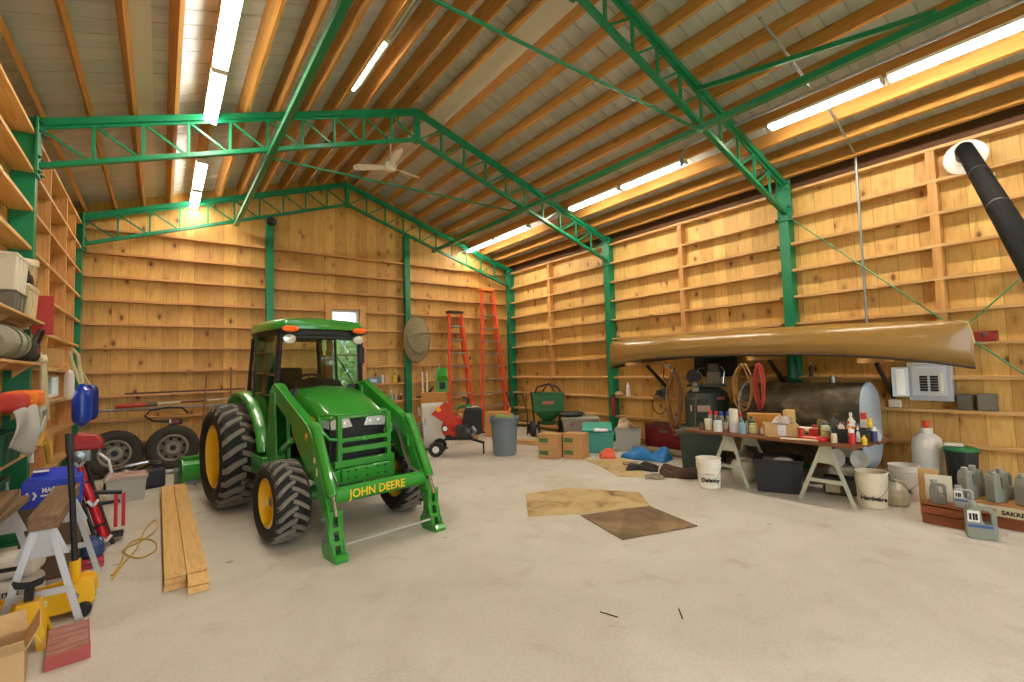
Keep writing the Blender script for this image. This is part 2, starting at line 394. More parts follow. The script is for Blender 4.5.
def column(x, y, h, label, side, w=.14, d=.18):
    o = thing('steel_column', label, 'column', (x, y, 0), 0, 'green steel wall columns')
    b = MB()
    if side in 'LR':
        s = -1 if side == 'L' else 1
        b.b2((0, -w/2, 0), (s*.012, w/2, h)); b.b2((s*.012, -.006, 0), (s*(d-.012), .006, h)); b.b2((s*(d-.012), -w/2, 0), (s*d, w/2, h))
        b.b2((s*.012, -w/2, 0), (s*(d-.012), -w/2+.01, h))
        b.build('shaft', GREEN, o); p = MB().b2((-.04 if s > 0 else -d-.02, -w/2-.05, 0), (d-.0 if s > 0 else .04, w/2+.05, .015)); p.build('base_plate', GREEN, o)
    else:
        b.b2((-w/2, 0, 0), (w/2, .012, h)); b.b2((-.006, .012, 0), (.006, d-.012, h)); b.b2((-w/2, d-.012, 0), (w/2, d, h)); b.b2((-w/2, .012, 0), (-w/2+.01, d-.012, h))
        b.build('shaft', GREEN, o); MB().b2((-w/2-.05, -.04, 0), (w/2+.05, d, .015)).build('base_plate', GREEN, o)
    return o
column(XR+.012, Y0+.03, ZE, 'green column rising behind the middle of the canoe', 'R')
column(XR+.012, Y1+.03, ZE, 'green column beside the far tip of the canoe', 'R')
column(XR+.012, Y2+.03, ZE, 'green corner column beside the tall orange ladder', 'R', .12)
column(XL-.012, Y1+.03, ZE, 'green column between the shelf boards of the left wall', 'L')
column(XL-.012, Y2+.03, ZE, 'green corner column behind the hanging blue float', 'L', .12)
column(1.72, Y2+.02, zs(1.72)-.5, 'green gable column behind the tractor cab', 'B', .13, .14)
column(4.67, Y2+.02, zs(4.67)-.5, 'green gable column behind the oval mesh hoop', 'B', .13, .14)
# long ties between trusses at the bottom chords
def tie(name, label, p, q, r, cat='steel tie', sq=True, m=GREEN):
    b = MB()
    if sq: b.bar(V(p)-V(p), V(q)-V(p), r*2, r*2)
    else: b.tube([V(p)-V(p), V(q)-V(p)], r, 8)
    return tag(b.build(name, m), label, cat, None, None, p)
ZB = zs(1.12)-.56
tie('longitudinal_strut', 'long bright green strut running along the left roof slope towards the gable', (1.12, YF+3.6, ZB-.02), (1.12, Y2-.04, ZB-.02), .035)
tie('longitudinal_strut', 'long green strut along the right roof slope at truss bottom height', (5.32, YF+3.6, ZB-.02), (5.32, Y2-.04, ZB-.02), .035)
tie('angle_brace', 'green brace slanting from the closest truss top towards the lower strut on the right', (5.36, Y0-.02, zs(5.36)-.07), (5.34, .9, ZB+.05), .025)
tie('tie_rod', 'thin green tie rod crossing below the closest truss', (1.15, Y0-.07, ZB-.08), (5.3, Y0-.07, ZB-.08), .017, sq=False)
tie('tie_rod', 'thin green tie rod crossing below the truss by the ceiling fan', (1.15, Y1-.07, ZB-.08), (5.3, Y1-.07, ZB-.08), .014, sq=False)
ROD = mat('#3f8f63', .4, .2, .1)
tie('brace_rod', 'thin green rod sloping down the right wall from the middle column past the canoe tip', (XR-.0, Y0-.06, 3.75), (XR-.0, -.5, -.0), .009, sq=False, m=ROD)
tie('hanging_rod', 'thin green rod rising along the right wall from behind the canoe tip', (XR+.02, -.5, 3.75), (XR+.02, 1.34, 1.84), .009, sq=False, m=ROD)
# fluorescent strips under the purlins
LAMP = mat('#fcf1df', .4, 0, 0, emit=70, name='fluorescent_tube'); LHOUS = mat('#e8e6e0', .4, 0, .03)
def strip(x, y, label, ln=1.22):
    o = thing('fluorescent_light', label, 'ceiling light', (x, y, zs(x)-.05), 0, 'fluorescent strip lights')
    MB().box((0, 0, .015), (.15, ln, .05), tx=.7).build('housing', LHOUS, o, bev=.005)
    MB().box((0, 0, -.028), (.13, ln-.03, .036), tx=1).build('lamp_diffuser', LAMP, o, bev=.012)
    for s in (-1, 1): MB().box((0, s*(ln/2-.008), -.02), (.14, .016, .05)).build('end_cap', LHOUS, o)
strip(6.41, 8.5, 'lit fluorescent strip on the right slope second from the gable')
strip(6.41, 9.8, 'lit fluorescent strip on the right slope closest to the gable')
strip(6.41, 4.64, 'lit fluorescent strip between the two right trusses, end by the closest truss')
strip(6.41, 5.94, 'lit fluorescent strip between the two right trusses, end farther from the closest truss')
strip(6.41, 2.17, 'lit fluorescent strip above the canoe, just short of the closest truss')
strip(6.41, .9, 'lit fluorescent strip at the top right, cut by the edge of the view')
strip(6.41, -.9, 'lit fluorescent strip on the right slope behind the camera')
strip(6.41, -2.3, 'lit fluorescent strip on the right slope by the doorway')
strip(.45, 8.78, 'lit fluorescent strip on the left slope just beyond the truss')
strip(.45, 10.0+.02, 'lit fluorescent strip on the left slope over the gable truss', .98)
strip(.45, 6.2, 'lit fluorescent strip on the left slope touching the truss top chord')
strip(.45, 4.9, 'lit fluorescent strip on the left slope cut by the top edge of the view')
strip(.45, 1.5, 'lit fluorescent strip on the left slope above the camera')
strip(.45, -.9, 'lit fluorescent strip on the left slope behind the camera')
def slim(x, y, label, ln, lit):
    o = thing('fluorescent_light', label, 'ceiling light', (x, y, zs(x)+.03), 0, 'fluorescent strip lights')
    MB().box((0, 0, .03), (.07, ln, .06)).build('housing', mat('#8d9584', .5, .2, .05), o, bev=.004)
    MB().tube([(-.02, -ln/2+.02, -.012), (-.02, ln/2-.02, -.012)], .016, 10).build('lamp_tube', LAMP if lit else mat('#b9bdae', .4, 0, .03), o)
slim(2.06, 5.62, 'slim lit fluorescent tube close to the ridge, seen between rafters', 1.15, True)
slim(2.06, 4.44, 'slim unlit fluorescent fixture close to the ridge at the top of the view', 1.15, False)
slim(1.86, 3.9, 'slim lit fluorescent tube close to the ridge, cut by the top edge of the view', .8, True)
# world, camera
w = bpy.data.worlds.new('world'); S.world = w; w.use_nodes = True
N = w.node_tree.nodes; bg = N['Background']; sk = N.new('ShaderNodeTexSky'); sk.sky_type = 'HOSEK_WILKIE'; sk.turbidity = 6; sk.sun_direction = (.3, -.5, .8)
mx = N.new('ShaderNodeMix'); mx.data_type = 'RGBA'; mx.inputs['Factor'].default_value = .75; mx.inputs['B'].default_value = (.86, .94, 1, 1)
w.node_tree.links.new(sk.outputs[0], mx.inputs['A']); w.node_tree.links.new(mx.outputs['Result'], bg.inputs['Color']); bg.inputs['Strength'].default_value = 5.7
cd = bpy.data.cameras.new('camera'); cam = bpy.data.objects.new('camera', cd); COL.objects.link(cam); S.camera = cam
cd.sensor_width = 36; cd.lens = 470.69*36/1024; cd.clip_start = .05
ya, pi_, ro = .6402, .0558, -.028
fw = V((math.sin(ya)*math.cos(pi_), math.cos(ya)*math.cos(pi_), math.sin(pi_))); rt = V((math.cos(ya), -math.sin(ya), 0)); up = rt.cross(fw)
r2 = rt*math.cos(ro)+up*math.sin(ro); u2 = -rt*math.sin(ro)+up*math.cos(ro)
Mx = Matrix((r2, u2, -fw)).transposed().to_4x4(); Mx.translation = (0, 0, H); cam.matrix_world = Mx
S.view_settings.view_transform = 'Standard'; S.view_settings.look = 'None'; S.view_settings.gamma = 1; S.view_settings.use_curve_mapping = False
S.view_settings.exposure = 0
S.cycles.use_denoising = True; S.cycles.max_bounces = 8; S.cycles.diffuse_bounces = 5; S.cycles.transparent_max_bounces = 12
# ------------------------------------------------------------------ the green tractor (local: front -y)
JG = mat('#2f8f2c', .28, 0, .06, 3, coat=.5); JG.name = 'tractor_green'
JY = mat('#f2c714', .35, 0, .05, 4, coat=.3); JY.name = 'tractor_yellow'
BLK = mat('#17181a', .5, 0, .2, 8); DKG = mat('#26282a', .45, 0, .15, 8)
RUB = mat('#1d1c1b', .75, 0, .2, 12, .2); LUG = mat('#7d776c', .85, 0, .25, 25, .3)
CHR = mat('#c8cacc', .18, 1, .03); STEEL = mat('#8d8f90', .35, .9, .12)
CABGL = bpy.data.materials.new('cab_glass'); CABGL.use_nodes = True; glassy(CABGL, (.86, .9, .86, 1), .8)
TR = thing('tractor', 'green and yellow compact tractor with glass cab and front loader arms', 'tractor', (1.345, 6.92, 0), R(8))
def wheel(x, y, r, w, rimr, nl, name, out, steer=0):
    root = bpy.data.objects.new(name, None); COL.objects.link(root); root.parent = TR; root.location = (x, y, r)
    h = w/2; d = .05*r/.62; sl = .75 if r > .5 else 1.0
    prof = [(rimr, -h*.72), (rimr+.03, -h*.86), ((rimr+r)/2, -h), (r-d*2.2, -h*.97), (r-d, -h*.8), (r-d*.8, 0), (r-d, h*.8), (r-d*2.2, h*.97), ((rimr+r)/2, h), (rimr+.03, h*.86), (rimr, h*.72)]
    tr = MB().lathe(prof, (0, 0, 0), 48, 'x', cap=False).build('tire', RUB, root, sharp=50)
    lg = MB()
    for k in range(nl):
        for sd in (-1, 1):
            a0 = 2*PI*(k+(.5 if sd > 0 else 0))/nl; rings = []
            for q in range(6):
                tt = q/5; xx = sd*(-.02+tt*(h*.99+.0)); a = a0+(tt**1.4)*sl*2*PI/nl
                if q == 5: rr0, rr1 = r-d*3.0, r-d*1.5
                elif q == 4: rr0, rr1 = r-d*1.9, r-d*.12
                else: rr0, rr1 = r-d*1.2, r-.002*q
                wv = 2*PI/nl*.2*(1+.3*tt)
                ring = []
                for (da, rr) in ((-wv, rr0), (-wv*.72, rr1), (wv*.72, rr1), (wv, rr0)):
                    ring.append((xx, math.cos(a+da)*rr, math.sin(a+da)*rr))
                rings.append(ring)
            lg.loft(rings)
    lg.build('tread_lugs', LUG, tr, sharp=30)
    s = out
    rp = [(rimr+.004, -s*h*.7), (rimr-.03, -s*h*.5), (rimr-.03, s*h*.4), (rimr+.004, s*h*.72), (rimr+.014, s*h*.80), (rimr-.012, s*h*.83), (rimr-.03, s*h*.6), (rimr*.8, s*h*.3), (rimr*.62, s*h*.24), (rimr*.42, s*h*.24), (rimr*.40, s*h*.36), (.02, s*h*.36), (0, s*h*.36)]
    rim = MB().lathe(rp, (0, 0, 0), 40, 'x', cap=False).build('rim', JY, root, sharp=45, thick=.006)
    bb = MB()
    for k in range(8):
        a = 2*PI*k/8; bb.lathe([(.016, 0), (.016, .015), (0, .015)], (s*h*.36, math.cos(a)*rimr*.28, math.sin(a)*rimr*.28), 6, (s, 0, 0))
    bb.lathe([(.05, 0), (.05, .03), (.03, .045), (0, .045)], (s*h*.36, 0, 0), 16, (s, 0, 0))
    bb.build('hub', STEEL, rim)
    return root
wheel(-.66, 0, .625, .46, .36, 22, 'rear_wheel', -1); wheel(.66, 0, .625, .46, .36, 22, 'rear_wheel', 1)
wheel(-.665, -1.8, .385, .34, .215, 20, 'front_wheel', -1); wheel(.665, -1.8, .385, .34, .215, 20, 'front_wheel', 1)
# chassis
b = MB().b2((-.2, -1.75, .42), (.2, .1, .95)).b2((-.14, -1.9, .34), (.14, -1.5, .5)).b2((-.28, -.25, .45), (.28, .3, .98))
b.b2((-.32, -1.0, .5), (.32, -.3, .62)); b.build('transmission_case', DKG, TR, bev=.03)
b = MB().tube([(-.66, -1.8, .385), (-.25, -1.8, .4), (.25, -1.8, .4), (.66, -1.8, .385)], [.06, .075, .075, .06], 12)
for s in (-1, 1): b.ball((s*.46, -1.8, .39), .1)
b.build('front_axle', JG, TR)
MB().tube([(-.66, 0, .625), (-.25, 0, .65), (.25, 0, .65), (.66, 0, .625)], [.1, .13, .13, .1], 14).build('rear_axle', DKG, TR)
# side frame rails and loader base
b = MB()
for s in (-1, 1):
    b.b2((s*.3, -2.02, .5), (s*.34, -.85, .68)); b.b2((s*.34, -1.36, .56), (s*.5, -1.12, .66)); b.b2((s*.3, -1.4, .45), (s*.46, -1.1, .56))
b.b2((-.34, -2.06, .5), (.34, -2.02, .7)); b.b2((-.32, -2.16, .5), (.32, -2.06, .64))
b.b2((-.24, -2.2, .53), (.28, -2.16, .66)); b.build('loader_frame', JG, TR, bev=.008)
bb = MB()
for x in (-.18, -.1, .02, .14, .22):
    for z in (.56, .63): bb.lathe([(.011, 0), (.011, .01), (0, .01)], (x, -2.2, z), 6, '-y')
bb.build('bolts', DKG, TR)
for s in (-1, 1):
    b = MB()
    b.prism([(-.98, .6), (-1.36, .6), (-1.34, 1.0), (-1.3, 1.42), (-1.2, 1.48), (-1.12, 1.45), (-1.08, 1.05)], s*.42, s*.455, 'x')
    b.prism([(-1.0, .62), (-1.34, .62), (-1.32, .95), (-1.28, 1.4), (-1.14, 1.42)], s*.545, s*.565, 'x')
    b.b2((s*.455, -1.3, .62), (s*.545, -1.1, .74)); b.tube([(s*.42, -1.21, 1.41), (s*.57, -1.21, 1.41)], .03, 12)
    b.build('loader_mast', JG, TR, bev=.004)
# loader arms
for s, nm in ((-1, 'loader_arm'), (1, 'loader_arm')):
    poly = [(-1.14, 1.46), (-1.24, 1.5), (-2.14, 1.11), (-2.22, 1.04), (-2.28, .95), (-2.62, .36), (-2.56, .27), (-2.5, .3), (-2.2, .78), (-2.08, .92), (-1.18, 1.33)]
    arm = MB().prism(poly, s*.46, s*.55, 'x').build(nm, JG, TR, bev=.008, seg=2)
    MB().prism([(-1.7, 1.14), (-2.2, 1.0), (-2.36, .7), (-2.28, .62), (-2.08, .68), (-1.86, .86), (-1.68, 1.04)], s*.47, s*.535, 'x').build('gusset_plate', JG, arm, bev=.006)
    # tilt cylinder lying over the front leg of the arm
    c = MB().tube([(s*.505, -2.2, 1.1), (s*.505, -2.24, 1.08), (s*.505, -2.58, .52)], .046, 16).build('tilt_cylinder', JG, arm)
    MB().tube([(s*.505, -2.58, .52), (s*.505, -2.66, .36)], .018, 10).build('piston_rod', CHR, arm)
    MB().tube([(s*.505, -1.2, .72), (s*.505, -1.62, .92)], .036, 14).build('lift_cylinder', JG, arm)
    MB().tube([(s*.505, -1.62, .92), (s*.505, -1.98, 1.09)], .017, 10).build('piston_rod', CHR, arm)
    hz = MB()
    for k, ox in enumerate((-.012, .012)):
        xx = s*(.43+ox); hz.tube([(xx, -1.3, 1.3), (xx, -1.8, 1.08), (xx, -2.14, .93), (xx*.97, -2.26, .75), (xx*.93, -2.4, .6), (xx, -2.5, .56)], .009, 6)
    hz.build('hydraulic_line', STEEL, arm)
    if s < 0:
        MB().lathe([(.034, 0), (.034, .002), (0, .002)], (-.551, -2.12, 1.0), 20, (-1, 0, 0)).build('emblem', mat('#d9b81c', .4, 0, 0), arm)
        MB().prism([(-2.15, .985), (-2.12, .995), (-2.095, 1.015), (-2.11, .99), (-2.12, .98), (-2.145, .975)], -.5535, -.555, 'x').build('emblem_mark', BLK, arm)
        MB().b2((-.5505, -2.38, .67), (-.552, -2.34, .74)).b2((-.5505, -2.33, .78), (-.552, -2.29, .83)).build('decal', mat('#e8dcae', .5, 0, .05), arm)
    else:
        MB().b2((.43, -2.3, .8), (.46, -2.26, .92)).build('bracket', JG, arm, bev=.004)
# cross tube with lettering
ct = MB().tube([(-.47, -2.5, .5), (.47, -2.5, .5)], .07, 24).build('cross_tube', mat('#2f8f2c', .5, 0, .06, 3), TR)
text('JOHN DEERE', .108, JY, ct, (-.06, -2.5-.072, .502), (PI/2, 0, 0), ext=.002, bold=.0012, sx=.92)
# quick attach feet with slots
def foot(s):
    o = bpy.data.objects.new('attachment_carrier', None); COL.objects.link(o); o.parent = TR; o.location = (s*.505, -2.6, 0); o.scale = (.84, .84, .84)
    for dx in (-.06, .06):
        MB().prism([(-.16, .03), (.13, .03), (.14, .12), (.07, .2), (.06, .33), (.1, .47), (.02, .49), (-.06, .42), (-.05, .25), (-.12, .14)], dx-.009, dx+.009, 'x').build('side_plate', JG, o, bev=.003, seg=1)
    b = MB()
    zs_ = [(.03, .06), (.15, .19), (.28, .32), (.42, .48)]
    def yy(z): return -.13+.27*min(1, z/.3)*.35
    for z0, z1 in zs_: b.add([(-.075, yy(z0)-.012, z0), (.075, yy(z0)-.012, z0), (.075, yy(z1)-.012, z1), (-.075, yy(z1)-.012, z1), (-.075, yy(z0)+.008, z0), (.075, yy(z0)+.008, z0), (.075, yy(z1)+.008, z1), (-.075, yy(z1)+.008, z1)], [(0,1,2,3),(7,6,5,4),(0,4,5,1),(1,5,6,2),(2,6,7,3),(3,7,4,0)])
    for x0, x1 in ((-.075, -.028), (.028, .075)):
        for z0, z1 in ((.06, .15), (.19, .28), (.32, .42)):
            b.add([(x0, yy(z0)-.012, z0), (x1, yy(z0)-.012, z0), (x1, yy(z1)-.012, z1), (x0, yy(z1)-.012, z1), (x0, yy(z0)+.008, z0), (x1, yy(z0)+.008, z0), (x1, yy(z1)+.008, z1), (x0, yy(z1)+.008, z1)], [(0,1,2,3),(7,6,5,4),(0,4,5,1),(1,5,6,2),(2,6,7,3),(3,7,4,0)])
    b.build('slotted_plate', JG, o)
    MB().prism([(-.19, .0), (.1, .0), (.1, .035), (-.13, .08), (-.17, .08), (-.2, .04)], -.07, .07, 'x').build('toe', JG, o, bev=.006)
    MB().tube([(-.1, .02, .2), (.1, .02, .2)], .02, 10).tube([(-.1, .06, .4), (.1, .06, .4)], .02, 10).build('pivot_pin', STEEL, o)
foot(-1); foot(1)
MB().tube([(-.44, -2.68, .12), (.44, -2.68, .12)], .011, 10).build('latch_rod', mat('#b9babb', .3, .6, .05), TR)
# hood
def sec(y, hw, zt, zb, sh):
    return [(-hw, y, zb), (-hw, y, zt-sh*1.6), (-hw*.97, y, zt-sh*.8), (-hw*.84, y, zt-sh*.28), (-hw*.5, y, zt-.02*sh/.1), (0, y, zt), (hw*.5, y, zt-.02*sh/.1), (hw*.84, y, zt-sh*.28), (hw*.97, y, zt-sh*.8), (hw, y, zt-sh*1.6), (hw, y, zb)]
b = MB(); b.loft([sec(-1.02, .36, 1.46, 1.12, .1), sec(-1.25, .365, 1.44, 1.1, .1), sec(-1.5, .36, 1.385, 1.06, .1), sec(-1.72, .35, 1.31, 1.04, .09), sec(-1.88, .335, 1.235, 1.05, .075), sec(-1.97, .315, 1.175, 1.1, .045), sec(-1.99, .31, 1.155, 1.12, .03)])
hd = b.build('hood', JG, TR, sharp=50); hd.location.x = .03
MB().add([(-.3685, -1.12, 1.2), (-.368, -1.6, 1.13), (-.3585, -1.78, 1.1), (-.3585, -1.78, 1.125), (-.368, -1.55, 1.19), (-.3685, -1.12, 1.25)], [(0, 1, 2, 3, 4, 5)]).build('stripe_decal', JY, hd, thick=.002)
b = MB(); b.loft([[(-.33, y, zb), (-.35, y, zt), (.35, y, zt), (.33, y, zb)] for y, zb, zt in ((-1.1, .62, 1.13), (-1.7, .62, 1.07))]); b.build('side_panel', DKG, TR)
b = MB().loft([[(-hw, y, .64), (-hw, y, zt), (hw, y, zt), (hw, y, .64)] for y, hw, zt in ((-1.6, .345, 1.08), (-1.9, .33, 1.1), (-1.985, .3, 1.14))]); gr = b.build('grille', BLK, TR, bev=.01); gr.location.x = .03
b = MB()
for k in range(9): b.b2((-.27, -2.0, .67+k*.032), (.27, -1.984, .68+k*.032))
b.build('grille_bars', DKG, gr)
SIL = mat('#e6eaec', .18, .35, .08, 30)
for s in (-1, 1):
    hl = MB().prism([(s*.065, 1.035), (s*.29, 1.02), (s*.3, 1.1), (s*.27, 1.125), (s*.1, 1.12)], -2.006, -1.975, 'y').build('headlight', SIL, gr, bev=.006)
    MB().add([(s*.305, -1.985, 1.03), (s*.338, -1.87, 1.05), (s*.34, -1.87, 1.12), (s*.31, -1.985, 1.11)], [(0, 1, 2, 3)]).build('headlight', SIL, gr, thick=.008)
    for q in range(2): MB().ball((s*(.14+q*.09), -2.0, 1.075), .026, 10, 6, (1, .5, 1)).build('lamp_lens', mat('#f2f4f5', .08, .3, 0), gr)
# brush guard
b = MB()
for x in (-.235, .3):
    b.b2((x-.022, -2.15, .6), (x+.022, -2.1, 1.17)); b.bar((x, -2.125, 1.15), (x*1.0, -2.0, 1.19), .04, .03)
b.tube([(-.235, -2.125, .93), (-.33, -2.11, .95), (-.37, -2.05, 1.02), (-.375, -1.98, 1.17)], .017, 8)
b.tube([(.3, -2.125, .93), (.35, -2.11, .97), (.37, -2.05, 1.02), (.37, -1.98, 1.17)], .017, 8)
b.tube([(-.375, -1.98, 1.17), (-.32, -2.06, 1.185), (-.2, -2.12, 1.175), (.2, -2.12, 1.175), (.32, -2.06, 1.185), (.37, -1.98, 1.17)], .015, 8)
b.b2((-.235, -2.15, .905), (.3, -2.115, .945)); b.b2((-.235, -2.15, .8), (.3, -2.12, .855)); b.b2((-.29, -2.16, .665), (.34, -2.1, .73))
b.lathe([(.028, 0), (.028, .006), (.018, .01), (0, .01)], (.03, -2.15, .925), 14, '-y')
b.b2((.3, -2.15, .5), (.36, -2.08, .73)); b.build('brush_guard', JG, TR, bev=.006)
# cab
def cabx(y): return .5+.03*min(1, (y+1.15)/.6)-.05*max(0, (y+.4)/.6)
rf = []
for y, sc, dz in ((-1.27, .86, -.02), (-1.22, .95, .0), (-1.0, 1.0, .03), (-.5, 1.0, .05), (-.15, .93, .04), (-.02, .85, .02), (.02, .7, 0)):
    hw = .51*sc
    rf.append([(-hw, y, 2.1), (-hw*1.02, y, 2.14), (-hw*.96, y, 2.19+dz*.3), (-hw*.7, y, 2.215+dz*.8), (0, y, 2.23+dz), (hw*.7, y, 2.215+dz*.8), (hw*.96, y, 2.19+dz*.3), (hw*1.02, y, 2.14), (hw, y, 2.1)])
roofo = MB().loft(rf).build('cab_roof', JG, TR, sharp=50)
MB().loft([[(-.5*s_, y, 2.03), (-.53*s_, y, 2.105), (.53*s_, y, 2.105), (.5*s_, y, 2.03)] for y, s_ in ((-1.22, .88), (-1.1, .94), (-.4, .94), (-.02, .8))]).build('roof_trim', BLK, TR, bev=.01)
ORG = mat('#f0601a', .25, 0, .15, 40, emit=.25)
for x in (-.39, .42):
    MB().ball((x, -1.23, 2.085), 1, 16, 8, (.12, .06, .05)).build('lamp_pod', BLK, roofo)
    MB().ball((x, -1.275, 2.095), 1, 16, 8, (.092, .03, .036)).build('amber_lamp', ORG, roofo)
    MB().lathe([(.0, .0), (.06, 0), (.072, .02), (.072, .03), (.06, .038), (0, .045)], (x, -1.21, 1.985), 20, '-y', 1, .72).build('work_light', mat('#dfe3e4', .1, .5, .1, 60), roofo)
b = MB()
pl = [(-.5, -1.2, 2.06, -.535, -1.14, 1.3), (.5, -1.2, 2.06, .535, -1.14, 1.3)]
for s in (-1, 1):
    b.bar((s*.465, -1.17, 2.06), (s*.525, -1.12, .75), .045, .05); b.bar((s*.485, -.42, 2.06), (s*.53, -.42, .95), .022, .03); b.bar((s*.41, -.04, 2.06), (s*.46, .0, 1.3), .035, .045)
    b.bar((s*.53, -1.12, .76), (s*.55, -.42, .76), .05, .04); b.bar((s*.535, -1.1, .76), (s*.55, -.45, .76), .03, .1)
b.bar((-.5, -1.17, 1.36), (.5, -1.17, 1.36), .03, .05); b.bar((-.46, 0, 1.32), (.46, 0, 1.32), .05, .05); b.bar((-.48, -1.18, 2.02), (.48, -1.18, 2.02), .05, .06)
b.build('cab_frame', BLK, TR, bev=.008)
q4 = [(0, 1, 2, 3)]
for nm, q in (('windshield', [(-.47, -1.165, 2.02), (.47, -1.165, 2.02), (.515, -1.14, 1.37), (-.515, -1.14, 1.37)]), ('rear_window', [(-.4, -.04, 2.04), (.4, -.04, 2.04), (.44, -.01, 1.34), (-.44, -.01, 1.34)])):
    MB().add(q, q4).build(nm, CABGL, TR, thick=.005)
for s in (-1, 1):
    MB().add([(s*.47, -1.14, 2.03), (s*.49, -.44, 2.03), (s*.535, -.44, .8), (s*.53, -1.1, .8)], q4).build('door_window', CABGL, TR, thick=.005)
    MB().add([(s*.49, -.4, 2.03), (s*.415, -.04, 2.03), (s*.455, -.01, 1.36), (s*.525, -.4, 1.3)], q4).build('side_window', CABGL, TR, thick=.005)
    fe = []
    for yv, zv in ((.42, 1.22), (.2, 1.34), (0, 1.4), (-.3, 1.38), (-.55, 1.28), (-.75, 1.13), (-.9, .95), (-.97, .74)):
        nx, nz = yv-0, zv-.625; L_ = math.hypot(nx, nz); nx /= L_; nz /= L_
        fe.append([(s*.44, yv, zv), (s*.6, yv, zv), (s*.625, yv-nx*.02, zv-nz*.02), (s*.625, yv-nx*.06, zv-nz*.06), (s*.6, yv-nx*.04, zv-nz*.04), (s*.44, yv-nx*.04, zv-nz*.04)])
    MB().loft(fe).build('fender', JG, TR, sharp=45, bev=.008)
    MB().b2((s*.36, -1.08, .5), (s*.62, -.68, .7)).build('fuel_tank' if s < 0 else 'battery_box', JG if s < 0 else BLK, TR, bev=.02)
    MB().b2((s*.5, -1.0, .36), (s*.7, -.75, .39)).b2((s*.54, -1.0, .39), (s*.56, -.98, .6)).b2((s*.54, -.77, .39), (s*.56, -.75, .6)).build('step', BLK, TR, bev=.004)
MB().b2((-.48, -1.1, .7), (.48, 0, .76)).build('cab_floor', BLK, TR)
# interior
b = MB().box((0, -.22, 1.02), (.5, .46, .12)); b.loft([[(-.24, .0+dy, z), (.24, .0+dy, z), (.24, .11+dy, z), (-.24, .11+dy, z)] for z, dy in ((1.05, 0), (1.3, .02), (1.6, .05), (1.68, .07))]); b.b2((-.2, -.38, .76), (.2, .02, .96))
b.build('seat', mat('#2c2a26', .8, 0, .15, 20), TR, bev=.03, seg=3)
MB().loft([[(-w_, y, zb), (-w_*.9, y, zt), (0, y, zt+.05), (w_*.9, y, zt), (w_, y, zb)] for y, w_, zb, zt in ((-1.12, .33, .8, 1.42), (-1.0, .33, .8, 1.5), (-.87, .28, .8, 1.5), (-.78, .2, .8, 1.4))]).build('dashboard', mat('#1f1e1b', .7, 0, .1), TR, bev=.02)
stw = MB(); cx, cy, cz = 0, -.68, 1.5
T_ = Matrix.Translation((cx, cy, cz)) @ Matrix.Rotation(R(-28), 4, 'X')
stw.tube([(.17*math.cos(2*PI*k/28), .17*math.sin(2*PI*k/28), 0) for k in range(28)], .016, 8, True)
for k in range(3): stw.tube([(0, 0, -.02), (.17*math.cos(2*PI*k/3+.5), .17*math.sin(2*PI*k/3+.5), 0)], .011, 6)
stw.lathe([(.04, -.03), (.045, 0), (.02, .012), (0, .012)], n=14); stw.tube([(0, 0, -.02), (0, .0, -.3)], .022, 8)
stw.xf(T_).build('steering_wheel', BLK, TR)
MB().tube([(.3, -.3, .95), (.32, -.34, 1.3)], .01, 6).ball((.32, -.34, 1.32), .025).build('joystick', BLK, TR)
MB().b2((.02, -1.13, 1.86), (.07, -1.125, 1.99)).b2((.03, -1.13, 1.8), (.06, -1.125, 1.86)).build('air_freshener', mat('#c9d48a', .7, 0, .05), TR)
MB().tube([(.4, -1.19, 1.4), (.33, -1.19, 1.52), (.22, -1.2, 1.72)], .006, 6).tube([(.28, -1.195, 1.6), (.16, -1.195, 1.8)], .005, 6).build('wiper', BLK, TR)
MB().tube([(.48, -1.18, 1.95), (.47, -1.24, 1.95), (.46, -1.25, 1.9)], .009, 6).build('mirror_arm', BLK, TR)
MB().box((.455, -1.25, 1.8), (.075, .025, .2)).build('side_mirror', BLK, TR, bev=.012)
MB().ball((.36, -1.18, 1.42), .06, 10, 6, (1.2, .6, .7)).b2((.42, -1.25, 1.36), (.52, -1.12, 1.46)).build('valve_block', BLK, TR, bev=.01)
MB().tube([(-.33, -1.25, 1.42), (-.38, -1.3, 1.3), (-.38, -1.35, 1.1), (-.34, -1.4, .95)], .02, 8).tube([(-.36, -1.2, 1.42), (-.41, -1.26, 1.3), (-.41, -1.3, .9)], .02, 8).build('hydraulic_hose', BLK, TR)
MB().tube([(-.42, -1.02, .6), (-.42, -1.0, 1.15), (-.42, -1.02, 1.2)], .03, 10).build('exhaust_pipe', BLK, TR)
# rear box scraper hitched behind
IM = thing('box_scraper', 'green box scraper implement on the floor behind the tractor, left of its tall rear tire', 'tractor implement', (1.13, 8.42, 0), R(8))
for x in (-.93, .93): MB().prism([(-.3, .0), (.28, .0), (.3, .12), (.24, .34), (.05, .44), (-.24, .44), (-.32, .3)], x-.01, x+.01, 'x').build('end_plate', JG, IM, bev=.004)
MB().loft([[(-.92, y, z), (.92, y, z), (.92, y+.012, z), (-.92, y+.012, z)] for y, z in ((-.2, .14), (-.24, .24), (-.22, .36), (-.12, .42))]).build('moldboard', JG, IM)
MB().b2((-.92, -.14, .38), (.92, .02, .46)).build('toolbar', JG, IM, bev=.008)
MB().b2((-.92, -.24, .09), (.92, -.2, .14)).b2((-.92, .2, .06), (.92, .22, .12)).build('cutting_edge', STEEL, IM)
for k in range(5):
    x = -.75+k*.375; MB().prism([(-.05, .42), (.02, .42), (.0, .15), (-.07, .04), (-.09, .06), (-.05, .18)], x-.012, x+.012, 'x').build('shank', BLK, IM)
